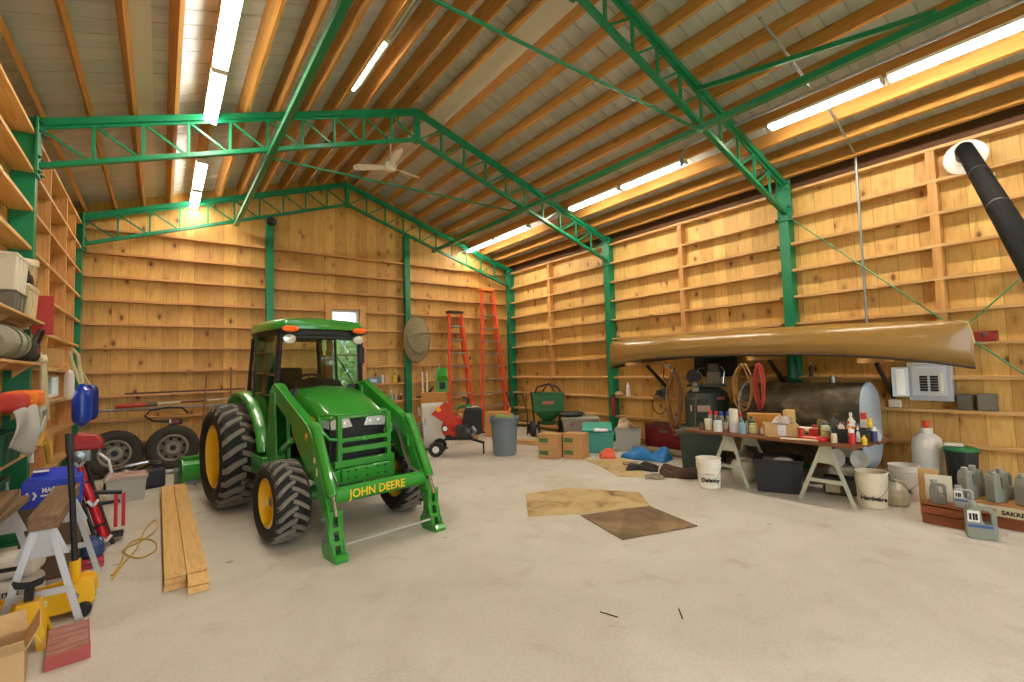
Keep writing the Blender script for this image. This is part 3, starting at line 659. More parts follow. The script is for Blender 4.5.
MB().prism([(-.1, .44), (.05, .44), (.02, .95), (-.06, .95)], -.05, .05, 'x').bar((-.35, -.1, .45), (-.05, -.05, .9), .03, .05).bar((.35, -.1, .45), (.05, -.05, .9), .03, .05).build('hitch_mast', JG, IM)
# ------------------------------------------------------------------ shared makers
def face(x, y): return -math.atan2(x, y)              # turn local -y towards the doorway side
CARD = mat('#b98d58', .8, 0, .1, 5); CARD2 = mat('#c6a06a', .8, 0, .1, 5)
BKT = mat('#e9e4d6', .4, 0, .05, 5); INK = mat('#1c1b1c', .6, 0, 0); GALV = mat('#999d9f', .4, .7, .1, 12); LGREY = mat('#a9a99c', .5, 0, .08)
def bucket(x, y, label, r=.15, h=.37, m=BKT, word=None, col=INK, z=0, group=None, ws=.05, lid=False, extra=None):
    o = thing('bucket', label, 'bucket', (x, y, z), face(x, y), group)
    rb = r*.86
    pr = [(0, .004), (rb*.95, .0), (rb, .006), (r*.965, h*.72), (r*1.0, h*.725), (r*1.0, h*.745), (r*.968, h*.75), (r*.975, h*.83), (r*1.015, h*.835), (r*1.015, h*.86), (r*.98, h*.865), (r*.99, h*.97), (r*1.03, h*.975), (r*1.03, h), (r*.95, h), (rb*.93, .02), (0, .015)]
    b = MB().lathe(pr, n=32).build('body', m, o, sharp=40)
    hp = [(r*1.02*math.cos(a), -r*1.04*math.sin(a)*.6-.0, h*.84-r*1.35*math.sin(a)) for a in [PI*k/16 for k in range(17)]]
    hp = [(p[0], -math.sqrt(max(0, (r*1.03)**2-p[0]**2)) if abs(p[0]) < r else 0, p[2]) for p in hp]
    MB().tube(hp, .0025, 5).build('handle', STEEL, o)
    if word: text(word, ws, col, b, (.01, -r*.955, h*.3), (PI/2, 0, 0), ext=.012, bold=.0015)
    if extra: text(extra, .035, mat('#c9746c', .6, 0, 0), b, (0, -r*.975, h*.5), (PI/2, 0, 0), ext=.008)
    return o
def tote(x, y, w, d, h, m, label, z=0, rz=None, lid=None, cat='storage tote', tap=.88, nm='storage_tote'):
    o = thing(nm, label, cat, (x, y, z), face(x, y) if rz is None else rz)
    W, D = w/2, d/2; t_ = .008
    def ring(k, zz): return [(-W*k, -D*k, zz), (W*k, -D*k, zz), (W*k, D*k, zz), (-W*k, D*k, zz)]
    k2 = 1-t_/W*1.6
    MB().loft([ring(tap, 0), ring(.985, h*.93), ring(1.05, h*.935), ring(1.05, h), ring(.985, h), ring(k2*.97, h*.95), ring(tap*k2, .012)]).build('body', m, o, bev=.006)
    for q in range(3): MB().bar((W*(-.6+q*.6), -D*tap-.001, h*.06), (W*(-.6+q*.6), -D*.98-.002, h*.9), .022, .012, (0, 1, 0)).build('rib', m, o)
    for s in (-1, 1): MB().b2((s*W*1.0, -.06, h*.84), (s*W*1.07, .06, h*.9)).build('grip', m, o, bev=.004)
    if lid:
        MB().loft([ring(1.07, h), ring(1.07, h+.02), ring(.98, h+.025), ring(.95, h+.04)]).build('lid', lid, o, bev=.006)
    return o
def carton(x, y, w, d, h, label, z=0, rz=None, m=CARD, name='cardboard_box', band=None, bz=(.3, .6), bx=(-.42, .1), flaps=False):
    o = thing(name, label, 'cardboard box', (x, y, z), face(x, y) if rz is None else rz)
    if flaps:
        b = MB(); t_ = .005; W, D = w/2, d/2
        b.b2((-W, -D, 0), (W, D, t_)); b.b2((-W, -D, 0), (W, -D+t_, h)); b.b2((-W, D-t_, 0), (W, D, h)); b.b2((-W, -D, 0), (-W+t_, D, h)); b.b2((W-t_, -D, 0), (W, D, h)); b.build('body', m, o)
        for a, s in (((-W, -D), -1), ((-W, D), 1)):
            MB().add([(-W, a[1], h), (W, a[1], h), (W*.95, a[1]+s*.09, h+.08), (-W*.95, a[1]+s*.09, h+.08)], [(0, 1, 2, 3)]).build('flap', m, o, thick=.005)
        for s in (-1, 1): MB().add([(s*W, -D, h), (s*W, D, h), (s*(W+.05), D*.95, h+.1), (s*(W+.05), -D*.95, h+.1)], [(0, 1, 2, 3)]).build('flap', m, o, thick=.005)
    else:
        MB().box((0, 0, h/2), (w, d, h)).build('body', m, o, bev=.004)
        MB().b2((-w/2+.002, -.025, h), (w/2-.002, .025, h+.0012)).build('tape', mat('#c9b07c', .35, 0, .03), o)
        MB().b2((-w/2+.001, -.0015, h-.0005), (w/2-.001, .0015, h+.0016)).build('seam', mat('#7c5c35', .8, 0, 0), o)
        if band: MB().b2((w*bx[0], -d/2-.0015, h*bz[0]), (w*bx[1], -d/2, h*bz[1])).build('printed_label', band, o)
    return o
def bottle(x, y, z, r, h, m, capm, label, kind='bottle', group=None, lab=None, cat=None):
    """kind: bottle / can / spray / tube / jar / cup"""
    nm = {'bottle': 'bottle', 'can': 'can', 'spray': 'spray_can', 'jar': 'jar', 'cup': 'cup', 'pump': 'spray_bottle'}[kind]
    o = thing(nm, label, cat or nm.replace('_', ' '), (x, y, z), face(x, y), group)
    if kind == 'bottle':
        MB().lathe([(0, 0), (r*.95, 0), (r, h*.02), (r, h*.62), (r*.85, h*.72), (r*.4, h*.82), (r*.36, h*.88), (0, h*.88)], n=16).build('body', m, o)
        MB().lathe([(0, h*.88), (r*.45, h*.88), (r*.42, h), (0, h)], n=12).build('cap', capm, o)
    elif kind == 'can':
        MB().lathe([(0, 0), (r, 0), (r, h*.93), (r*.97, h*.95), (r*.97, h*.965), (0, h*.965)], n=18).build('body', m, o)
        MB().lathe([(0, h*.96), (r*1.03, h*.96), (r*1.03, h), (r*.9, h), (r*.88, h*.985), (0, h*.985)], n=18).build('lid', capm, o)
    elif kind == 'spray':
        MB().lathe([(0, 0), (r, .004), (r, h*.7), (r*.9, h*.75), (r*.5, h*.78), (0, h*.78)], n=16).build('body', m, o)
        MB().lathe([(0, h*.75), (r*.88, h*.75), (r*.85, h*.98), (r*.75, h), (0, h)], n=16).build('cap', capm, o)
    elif kind == 'jar':
        MB().lathe([(0, 0), (r*.9, 0), (r, h*.04), (r, h*.72), (r*.8, h*.8), (0, h*.8)], n=16).build('body', m, o)
        MB().lathe([(0, h*.8), (r*.86, h*.8), (r*.86, h), (0, h)], n=16).build('lid', capm, o)
    elif kind == 'cup':
        MB().lathe([(0, .003), (r*.75, 0), (r, h), (r*.94, h), (r*.7, .008), (0, .008)], n=18).build('body', m, o)
    elif kind == 'pump':
        MB().lathe([(0, 0), (r, 0), (r, h*.5), (r*.6, h*.7), (r*.3, h*.78), (0, h*.78)], n=16, sy=.7).build('body', m, o)
        MB().b2((-r*.35, -r*1.1, h*.86), (r*.35, r*.7, h)).b2((-r*.2, -r*.6, h*.74), (r*.2, -r*.35, h*.88)).build('trigger_head', capm, o, bev=.004)
    if lab: MB().lathe([(r*1.004, h*.15), (r*1.006, h*.16), (r*1.006, h*.52), (r*1.004, h*.53)], n=16).build('paper_label', lab, o)
    return o
def cloth(name, label, cat, x, y, z, w, d, hgt, m, seed, rz=0, n=22, group=None):
    rnd = random.Random(seed); ph = [(rnd.uniform(2, 7), rnd.uniform(2, 7), rnd.uniform(0, 6)) for _ in range(5)]
    def fn(u, v):
        e = min(u, 1-u, v, 1-v)*2; edge = min(1, e*5)
        hh = sum(math.sin(a*u*2+b*v*2+c) for a, b, c in ph)/5
        wob = .06*math.sin(9*v+seed)+.04*math.sin(15*u+seed*2)
        return ((u-.5)*w+wob*w*.6*(v-.5), (v-.5)*d+.07*d*math.sin(8*u+seed), max(.004, hgt*(.55+.6*hh)*edge**.6))
    o = MB().grid(fn, n, n).build(name, m, None, thick=.006, sharp=70)
    return tag(o, label, cat, group, None, (x, y, z), rz)
# ------------------------------------------------------------------ canoe on wall brackets
TAN = mat('#9b773b', .3, 0, .05, 2, coat=.35); TAN.name = 'canoe_hull'
CN = thing('canoe', 'long golden tan canoe stored upside down on brackets along the plank wall', 'canoe', (7.12, 3.715, 0), 0)
L2 = 2.6; st = []
NS = 40
def cz(s): return 1.62+.035*s                     # slight rise towards the gable end
def stn(s):
    a = abs(s); e = 1-a**2.6
    hb = .46*max(.012, (1-a**2.3))**.85                    # half beam
    gun = cz(s)+.075-.2*a**3.0                        # gunwale droops at the ends (boat is upside down)
    keel = cz(s)+.45-.04*a**2-.035*a**8
    if a > .978: keel -= .24*((a-.978)/.022)**2.5
    return hb, gun, keel
for i in range(NS+1):
    s = -1+2*i/NS; s = math.copysign(1-(1-abs(s))**1.8, s)
    hb, gun, keel = stn(s); ring = []
    for k in range(17):
        tt = -1+2*k/16; ang = tt*PI/2
        xx = hb*math.copysign(abs(math.sin(ang))**.72, ang); zz = gun+(keel-gun)*abs(math.cos(ang))**.62
        ring.append((xx, s*L2, zz))
    st.append(ring)
MB().loft(st, closed=False).build('hull', TAN, CN, thick=.008, sharp=75)
gw = MB()
for sd in (0, 16): gw.tube([(st[i][sd][0], st[i][sd][1], st[i][sd][2]-.006) for i in range(NS+1)], .016, 8)
gw.build('gunwale', mat('#3a2a1a', .5, 0, .1), CN)
for s in (-.45, 0, .45): hb, g, k_ = stn(s); MB().b2((-hb, s*L2-.03, g-.01), (hb, s*L2+.03, g+.01)).build('thwart', M_GX, CN)
for s in (-1, 1):
    ii = 0 if s < 0 else NS
    MB().tube([(0, st[ii if q == 0 else (ii+q if s < 0 else ii-q)][8][1]+s*.004, st[ii if q == 0 else (ii+q if s < 0 else ii-q)][8][2]) for q in range(5)], .011, 6).build('stem_band', mat('#d8c48a', .35, .2, .05), CN)
for y, lb in ((2.02, 'wooden canoe bracket arm above the light blue tank end'), (3.32, 'wooden canoe bracket arm above the orange and red cords'), (5.5, 'wooden canoe bracket arm above the hanging power cord')):
    hb, g, k_ = stn((y-3.715)/L2); o = thing('canoe_bracket', lb, 'bracket', (XRs, y, 0), 0, 'canoe brackets')
    MB().b2((-1.22, -.02, g-.085), (-.0, .02, g-.03)).build('arm', M_GX, o, bev=.003)
    MB().bar((-.02, 0, g-.55), (-.62, 0, g-.09), .04, .05).build('brace', mat('#3b2d20', .7, 0, .1), o)
# ------------------------------------------------------------------ things on the plank wall
o = thing('breaker_box', 'grey electrical breaker panel with open door under the canoe stern', 'electrical panel', (XR+.03, 1.66, 1.04), -PI/2)
# local: -y faces the room, x runs towards the doorway side
PG = mat('#b3bcc6', .45, .2, .05)
MB().b2((-.17, -.0, 0), (.25, .1, .47)).build('cabinet', PG, o, bev=.006)
MB().b2((-.13, -.012, .06), (.2, 0, .42)).build('cover_plate', mat('#c4ccd4', .45, .2, .04), o, bev=.004)
MB().add([(-.165, -.006, .05), (-.165, -.006, .42), (-.31, -.1, .42), (-.31, -.1, .05)], [(0, 1, 2, 3)]).build('door', PG, o, thick=.01)
MB().add([(-.19, -.034, .07), (-.19, -.034, .4), (-.27, -.086, .4), (-.27, -.086, .07)], [(0, 1, 2, 3)]).build('paper_chart', mat('#eceae6', .8, 0, .03), o, thick=.002)
for x in (-.05, .05):
    for k in range(6): MB().b2((x, -.02, .12+k*.033), (x+.075, -.012, .147+k*.033)).build('breaker', BLK, o, bev=.002)
MB().b2((.145, -.016, .1), (.17, -.012, .34)).build('circuit_list', mat('#e9e2cc', .8, 0, .04), o)
MB().tube([(.1, .05, .47), (.1, .05, .52)], .02, 10).build('conduit_hub', GALV, o)
tag(MB().tube([(7.645, 2.22, 1.52), (7.645, 2.22, 4.3), (7.61, 2.21, 4.38), (7.5, 2.2, 4.41), (6.78, 2.15, 4.62), (6.5, 2.15, 4.7)], .017, 8).build('conduit', GALV), 'grey conduit rising up the plank wall from behind the canoe and bending along the rafters', 'conduit')
tag(MB().tube([(6.16, 3.92, 4.66), (6.16, 3.86, 4.75), (6.17, 3.8, 4.77), (6.2, -3.5, 4.76)], .02, 8).tube([(6.14, 3.92, 4.5), (6.14, 3.92, 4.66)], .03, 8).build('conduit', GALV), 'long straight grey conduit running beside the bright strips, past the closest truss', 'conduit')
tag(MB().tube([(5.0, 2.2, zs(5.0)-.02), (5.6, 2.18, zs(5.6)-.02), (6.1, 2.16, zs(6.1)-.03)], .016, 8).build('conduit', GALV), 'short grey conduit crossing rafters at the top, above the start of the bright strips', 'conduit')
o = thing('exhaust_duct', 'black stove pipe duct slanting down from a white wall thimble', 'duct', (7.67, 1.14, 3.95), 0)
MB().lathe([(.2, 0), (.2, .012), (.12, .03), (.11, .05), (0, .05)], (0, 0, 0), 32, (-1, 0, 0)).build('wall_flange', mat('#eceae4', .4, 0, .03), o)
for a in range(3): MB().box((-.014, .16*math.cos(a*2.1+.4), .16*math.sin(a*2.1+.4)), (.008, .05, .03)).build('tab', mat('#eceae4', .4, 0, .03), o)
P0 = V((-.06, 0, 0)); P1 = V((-.2, -.02, .03)); P2 = V((-.36, -.07, -.06)); P3 = V((-3.35, -.81, -1.97))
MB().tube([(-.04, 0, 0), P1, (-.28, -.04, .0)], .08, 18).build('elbow', BLK, o)
MB().tube([(-.2, -.03, .04), P2, P3], .08, 24).build('pipe', mat('#0b0b0c', .8, 0, .1, spec=.12), o)
for k in (.25, .55): MB().tube([P2.lerp(P3, k), P2.lerp(P3, k+.008)], .0825, 24).build('seam_ring', mat('#101011', .5, .2, 0), o)
q = P2.lerp(P3, .3); MB().box((q.x-.03, q.y-.088, q.z+.0), (.05, .006, .03)).build('sticker', mat('#e8e6e0', .6, 0, 0), o)
def wallbox(name, label, cat, y, z, d, m, x=7.76, parts=()):
    o = thing(name, label, cat, (x-d[0]/2, y, z), 0); MB().box((0, 0, d[2]/2), d).build('body', m, o, bev=.006)
    for nm, c_, dd, mm in parts: MB().box(c_, dd, ).build(nm, mm, o, bev=.003)
    return o
RED = mat('#b32a22', .4, 0, .08)
wallbox('toolbox', 'flat red metal tool box on a girt above the canoe stern tip', 'tool box', 1.1, 1.751, (.11, .2, .1), mat('#8f2a24', .5, 0, .08), parts=[('lid', (0, 0, .108), (.115, .205, .016), mat('#9a2f28', .5, 0, .08)), ('latch', (-.06, 0, .08), (.008, .04, .04), STEEL)])
wallbox('junction_box', 'dark grey steel junction box on the girt beside the breaker panel', 'junction box', 1.32, .939, (.1, .14, .19), mat('#55524c', .6, .3, .1), parts=[('cover', (-.053, 0, .095), (.006, .12, .16), mat('#625e57', .6, .3, .1))])
wallbox('junction_box', 'lighter grey steel junction box standing farther along the same girt', 'junction box', 1.13, .939, (.1, .16, .2), mat('#6b665c', .6, .3, .1), parts=[('cover', (-.053, 0, .1), (.006, .14, .17), mat('#78736a', .6, .3, .1))])
wallbox('electrical_box', 'small cream outlet box on the girt below the breaker panel door', 'outlet box', 2.0, .939, (.06, .13, .1), mat('#e2d9bf', .5, 0, .03), parts=[('cover', (-.033, 0, .05), (.006, .12, .09), mat('#e9e2cc', .5, 0, .03))])
bottle(7.69, 6.38, .939, .04, .3, mat('#ece9e2', .4, 0, .03), mat('#d9d6cf', .4, 0, 0), 'tall white caulk bottle on the girt below the canoe tip', 'bottle')
cloth('rag', 'crumpled tan rag on the girt beside the white caulk bottle', 'rag', 7.7, 6.62, .94, .14, .2, .12, mat('#b89a72', .9, 0, .15), 5)
o = thing('fire_extinguisher', 'narrow red extinguisher hanging beside the column at the canoe tip', 'fire extinguisher', (7.55, 6.67, .55), 0)
MB().lathe([(0, 0), (.045, 0), (.05, .02), (.05, .32), (.03, .37), (0, .38)], n=16).build('cylinder', mat('#8f2420', .35, 0, .05), o); MB().box((0, 0, .4), (.03, .09, .04)).tube([(0, .02, .39), (.0, .07, .36), (.0, .07, .2)], .008, 6).build('valve', BLK, o)
# power tools and cords hanging from the girts
o = thing('circular_saw', 'grey blue power tool on the girt with its black cord looped below', 'power tool', (7.66, 5.55, .918+.02), PI/2)
MB().lathe([(0, -.02), (.08, -.02), (.085, 0), (.08, .02), (0, .02)], (0, 0, .09), 20, 'y').build('blade_guard', mat('#5d6f80', .4, .4, .1), o)
MB().lathe([(0, -.12), (.05, -.11), (.055, 0), (.0, .02)], (.02, .08, .1), 14, 'y').tube([(-.02, 0, .16), (-.1, 0, .19), (-.16, 0, .12), (-.1, 0, .08)], .018, 8).build('motor_body', mat('#3b434c', .5, 0, .1), o); MB().b2((-.14, -.06, 0), (.14, .06, .006)).build('base_plate', STEEL, o)
MB().tube([(.05, -.06, .06)]+[(.16*math.cos(a)+.12, -.07, -.12+.2*math.sin(a)) for a in [PI/2-k*.45 for k in range(15)]], .009, 6).build('power_cord', BLK, o)
o = thing('work_light', 'clip lamp and cords hanging from the girt just under the canoe', 'work light', (7.56, 5.2, 1.344), 0)
MB().lathe([(.02, .1), (.03, .06), (.07, 0), (.075, -.01), (.06, -.005), (0, .02)], (0, 0, .06), 18, (-1, 0, -.5)).build('reflector', STEEL, o)
MB().tube([(0, .03, .1), (0, .08, .22), (0, .2, .2), (0, .22, -.02), (0, .12, -.1), (0, .02, .0), (0, -.03, .16)], .01, 6).build('cord', BLK, o); MB().box((.0, .12, .2), (.08, .1, .06)).build('plug', mat('#d9d2bd', .5, 0, .03), o, bev=.006)
MB().tube([(.02, 0, .12), (.04, 0, .0), (.1, 0, -.02)], .012, 6).build('clamp', BLK, o)
def coil(name, label, cat, x, y, ztop, w, h, m, n, r, seed=1, fall=0):
    rnd = random.Random(seed); b = MB()
    for k in range(n):
        a0 = rnd.uniform(.75, 1.05); hh = h*rnd.uniform(.85, 1.08); dx = rnd.uniform(-.03, .03); dy = rnd.uniform(-.02, .02)
        pts = []
        for q in range(20):
            a = 2*PI*q/20; pts.append((dx+.03*math.sin(a*2+k), dy+math.sin(a)*w*a0/2*(1 if math.cos(a) < .5 else .55+.4*abs(math.sin(a))), -hh/2+math.cos(a)*hh/2))
        b.tube(pts, r, 6, closed=True)
    return tag(b.build(name, m), label, cat, None, None, (x, y, ztop))
coil('hanging_hose', 'brown rubber hose hanging in a long loop beside the compressor', 'hose', 7.0, 4.82, 1.42, .26, 1.0, mat('#96693a', .6, 0, .1), 5, .015, 3)
coil('extension_cord', 'orange brown cord looped from the canoe bracket in front of the tank', 'extension cord', 6.6, 3.42, 1.56, .3, .62, mat('#a5783a', .6, 0, .1), 4, .008, 8)
coil('extension_cord', 'bright red cord bundle hanging straight beside the orange brown cord', 'extension cord', 6.6, 3.2, 1.56, .12, .6, mat('#b03c2e', .6, 0, .1), 7, .008, 11)
o = thing('valve_rack', 'dark metal hose hanger and valves on the girt behind the looped cords', 'hose hanger', (7.6, 3.75, 1.344), 0)
MB().lathe([(.05, -.04), (.055, 0), (.05, .04), (0, .04)], (0, .1, .08), 16, 'x').lathe([(.035, -.03), (.035, .03), (0, .03)], (-.03, -.02, .14), 14, 'x').tube([(0, .1, .08), (0, -.05, .06), (0, -.12, .16)], .014, 6).build('valve', mat('#55524c', .4, .7, .2), o); MB().b2((-.02, -.15, 0), (.05, .16, .03)).build('mount', STEEL, o)
o = thing('hanging_funnel', 'dark green plastic funnel hanging under the canoe against the column', 'funnel', (7.45, 3.12, 1.33), 0)
MB().lathe([(.02, .42), (.03, .3), (.07, .0), (.075, .0), (.036, .3), (.026, .42)], n=18).build('cone', mat('#12735a', .4, 0, .06), o); MB().tube([(0, .03, .4), (0, .06, .36), (0, .05, .3)], .006, 6).build('hanging_loop', mat('#12735a', .4, 0, .06), o)
bottle(7.66, 2.95, 1.344, .03, .2, mat('#4a2a24', .3, 0, .05), mat('#e6e0d2', .4, 0, 0), 'small dark bottle with pale cap on the girt above the tank', 'bottle')
# ------------------------------------------------------------------ compressor, fuel tank
o = thing('air_compressor', 'tall dark green upright air compressor with motor and pump on top', 'air compressor', (7.22, 4.36, 0), face(7.2, 4.34))
CG = mat('#3a4643', .42, .1, .1)
MB().lathe([(0, .12), (.2, .13), (.31, .2), (.34, .3), (.34, 1.0), (.31, 1.1), (.2, 1.17), (0, 1.2)], n=32).build('tank', CG, o)
for k in range(3): a = PI/2+k*2*PI/3; MB().box((.22*math.cos(a), .22*math.sin(a), .12), (.07, .05, .26), (0, 0, a)).build('foot', CG, o)
MB().b2((-.3, -.2, 1.2), (.3, .2, 1.225)).build('platform', CG, o, bev=.005)
MB().lathe([(0, -.15), (.11, -.15), (.12, -.12), (.12, .12), (.1, .15), (0, .16)], (-.19, .02, 1.36), 22, 'y').build('motor', BLK, o)
pm = MB().box((.12, 0, 1.34), (.2, .2, .22)).box((.12, 0, 1.5), (.16, .17, .14))
for k in range(6): pm.box((.12, 0, 1.44+k*.024), (.22, .23, .008))
pm.build('pump', mat('#66645c', .4, .6, .15), o, bev=.004)
MB().tube([(.03, -.12, 1.5), (-.1, -.14, 1.5), (-.12, -.14, 1.44), (-.06, -.16, 1.4), (-.02, -.2, 1.25)], .012, 8).tube([(.24, -.1, 1.52), (.28, -.12, 1.45), (.25, -.15, 1.25)], .01, 8).build('discharge_pipe', CHR, o)
MB().lathe([(0, -.01), (.05, -.01), (.055, .02), (.03, .04), (0, .04)], (-.16, -.29, 1.24), 16, '-y').box((-.16, -.27, 1.16), (.1, .06, .06)).build('pressure_switch', STEEL, o)
MB().box((-.05, -.34, .86), (.19, .012, .1)).build('maker_plate', mat('#c9a79a', .5, 0, .15, 60), o); MB().box((.2, -.275, 1.02), (.15, .014, .045), (0, 0, .62)).build('warning_label', mat('#cf7f78', .5, 0, .2, 60), o); MB().box((-.24, -.245, .86), (.03, .014, .1), (0, 0, -.78)).build('gauge_label', mat('#d8d4c4', .5, 0, .1), o)
MB().tube([(-.15, -.34, 1.1), (-.17, -.35, .9), (-.19, -.36, .55)], .008, 6).build('drain_hose', mat('#8a7d54', .5, 0, .05), o)
MB().lathe([(.02, 0), (.13, .0), (.13, .03), (.02, .03)], (.12, .14, 1.4), 22, 'y').build('flywheel', BLK, o)
tag(MB().b2((-.02, -.38, 0), (.02, .38, .5)).build('foam_board', mat('#232524', .8, 0, .1), bev=.004), 'square black foam panel against the wall behind the compressor pump', 'foam board', None, None, (7.62, 4.42, 1.346))
o = thing('fuel_tank', 'large grimy steel oil tank with pale blue end standing behind the work table', 'fuel tank', (7.0, 2.8, 0), 0)
def obr(y, k, hw=.32, z0=.24, z1=1.29):
    p = []; r_ = hw*k; zc0, zc1 = z0+hw, z1-hw
    for q in range(13): a = PI*q/12; p.append((math.cos(a)*r_, y, zc1+math.sin(a)*r_))
    for q in range(13): a = PI+PI*q/12; p.append((math.cos(a)*r_, y, zc0+math.sin(a)*r_))
    return p
t = NT('grimy_steel', .5); n = t.noise(t.mapv((3, 3, 3)), 1.5, 6, .8); n2 = t.noise(t.mapv((1, 1, 5)), 2, 4)
c = t.ramp(n, [(.35, '#3d3529'), (.55, '#564c3a'), (.72, '#7a7158')]); c = t.mix(t.ramp(n2, [(.5, 0.0), (.75, 1.0)]), c, '#37342a'); t.lk(c, t.b.inputs['Base Color']); t.b.inputs['Metallic'].default_value = .3
MB().loft([obr(-.72, .97), obr(-.7, 1), obr(.7, 1), obr(.72, .97)]).build('shell', t.m, o, sharp=45)
BLU = mat('#a9bccb', .45, .1, .06)
MB().loft([obr(-.725, 1.02), obr(-.74, 1.02), obr(-.765, .9), obr(-.775, .6)]).build('end_cap', BLU, o, sharp=45); MB().loft([obr(.725, 1.02), obr(.74, 1.02), obr(.765, .9), obr(.775, .6)]).build('end_cap', BLU, o, sharp=45)
for x in (-.2, .2):
    for y in (-.5, .5): MB().tube([(x, y, 0), (x, y, .3)], .025, 8).build('leg', STEEL, o)
MB().lathe([(.04, 0), (.04, .06), (.03, .06), (.03, .1), (0, .1)], (0, -.35, 1.28), 12).build('filler_cap', STEEL, o)
# ------------------------------------------------------------------ plank table on two sawhorses
SH = mat('#b9bba9', .5, .15, .08)
def sawhorse(name, label, x, y, rz, top=.64, ln=.62, sp=.27, m=SH, group=None):
    o = thing(name, label, 'sawhorse', (x, y, 0), rz, group)      # beam along local y
    for e in (-1, 1):
        for s in (-1, 1):
            MB().bar((s*.035, e*(ln/2-.04), top-.02), (s*sp, e*(ln/2+.03), .0), .036, .022, (0, 1, 0)).build('leg', m, o)
        MB().prism([(-.05, top), (.05, top), (.05+.035*2.3, top-.21), (-.05-.035*2.3, top-.21)], e*(ln/2-.035)-.004, e*(ln/2-.035)+.004, 'y').build('gusset_plate', m, o, bev=.003)
        w_ = .035+(sp-.035)*.62; MB().bar((-w_, e*(ln/2+.012), top*.38), (w_, e*(ln/2+.012), top*.38), .02, .04).build('cross_bar', m, o)
    MB().b2((-.045, -ln/2-.02, top-.035), (.045, ln/2+.02, top)).build('top_beam', m, o, bev=.004)
    return o
sawhorse('sawhorse', 'pale metal sawhorse holding the work table beside the white lettered bucket', 6.24, 3.33, PI/2)
sawhorse('sawhorse', 'pale metal sawhorse holding the work table beside the bucket lettered Hardware', 6.24, 2.2, PI/2)
t = thing('work_table', 'dark wooden plank table top laid across two pale sawhorses', 'table', (6.2, 2.88, .64), 0)
for k in range(3):
    MB().b2((-.36+k*.242, -1.02-.03*k, 0), (-.122+k*.242, 1.03-.04*k, .032)).build('plank', board_mat('table_plank', 1, ('#5b3a22', '#74492a', '#8a5a36')) if k == 0 else bpy.data.materials['table_plank'], t, bev=.003)
TZ = .673
C = lambda h, r=.4: mat(h, r, 0, .06, 12)
items = [  # x, y, r, h, body, cap, kind, label
 (6.0, 3.62, .05, .15, '#e6ddc9', '#e6ddc9', 'cup', 'cream plastic cup at the near edge of the table, closest to the green bin'),
 (5.96, 3.46, .055, .14, '#d4dedd', '#b9d4d8', 'can', 'pale blue white tub beside the cream cup on the table'),
 (6.02, 3.27, .055, .14, '#d9cfd8', '#d2d2c4', 'can', 'lilac white can under the cream canister on the table'),
 (5.98, 3.14, .045, .17, '#7fa3b8', '#3f8fb0', 'bottle', 'blue bottle beside the stacked cans on the table'),
 (6.1, 3.06, .05, .12, '#d8cf93', '#c9be7c', 'jar', 'pale yellow jar between blue bottle and open carton'),
 (6.08, 2.93, .028, .08, '#e0ddd4', '#c9c6bb', 'jar', 'tiny white jar against the open carton on the table'),
 (6.2, 2.4, .045, .1, '#c9372e', '#b9302a', 'can', 'short red can in the clutter at the middle of the table'),
 (6.12, 2.5, .032, .12, '#c94a3c', '#efe9dc', 'can', 'red and white can in the clutter at the middle of the table'),
 (6.27, 2.3, .05, .14, '#c8cf9c', '#dadfc0', 'jar', 'pale green jar behind the red pad on the table'),
 (6.3, 2.16, .05, .15, '#d6d4cc', '#cf8a3c', 'jar', 'grey jar with an orange lid behind the red pad'),
 (6.34, 2.06, .035, .3, '#dbe0cc', '#e9ebdf', 'bottle', 'tall pointed pale glue bottle beside the black bin on the table'),
 (5.94, 2.1, .03, .1, '#dcc9a6', '#e8ddc4', 'jar', 'small beige jar touching the black bin at the table edge'),
 (5.93, 1.93, .032, .17, '#c42f3a', '#e6dede', 'spray', 'red spray can with white cap at the table corner'),
 (6.0, 1.84, .026, .1, '#e0b92c', '#e0b92c', 'bottle', 'small yellow bottle beside the red spray can'),
 (6.42, 1.96, .035, .3, '#d8d5d2', '#c8383c', 'spray', 'white spray can with red cap at the far table corner'),
 (6.33, 1.88, .03, .25, '#d9b23a', '#e3c23e', 'spray', 'yellow spray can in front of the red capped can'),
 (6.27, 1.83, .03, .16, '#4a4a86', '#e6e4ec', 'spray', 'purple spray can with white cap at the table corner'),
 (6.47, 1.87, .035, .11, '#cfd4d3', '#cfd4d3', 'cup', 'clear plastic cup at the table end by the tank'),
 (6.4, 1.83, .03, .08, '#c9cfcd', '#c9cfcd', 'cup', 'short clear cup at the table end by the tank'),
]
items += [
 (6.33, 2.44, .035, .13, '#d8d2c2', '#c8453a', 'jar', 'white jar with red lid behind the short red can'),
 (6.22, 2.53, .03, .09, '#7f8f6a', '#b9b39c', 'jar', 'small green jar between the carton and the short red can'),
 (6.37, 2.34, .04, .17, '#c9ccd0', '#6f7a86', 'spray', 'grey spray can with slate cap in the middle clutter of the table'),
 (6.2, 3.5, .04, .12, '#b8b2a2', '#77736a', 'jar', 'grey jar behind the cream cup on the table'),
 (6.22, 3.14, .045, .2, '#566a5a', '#3f4f45', 'bottle', 'dark green bottle behind the blue bottle on the table'),
 (6.12, 2.86+.3, .02, .14, '#b59a70', '#c9b48c', 'bottle', 'slim tan bottle between blue and dark green bottles'),
]
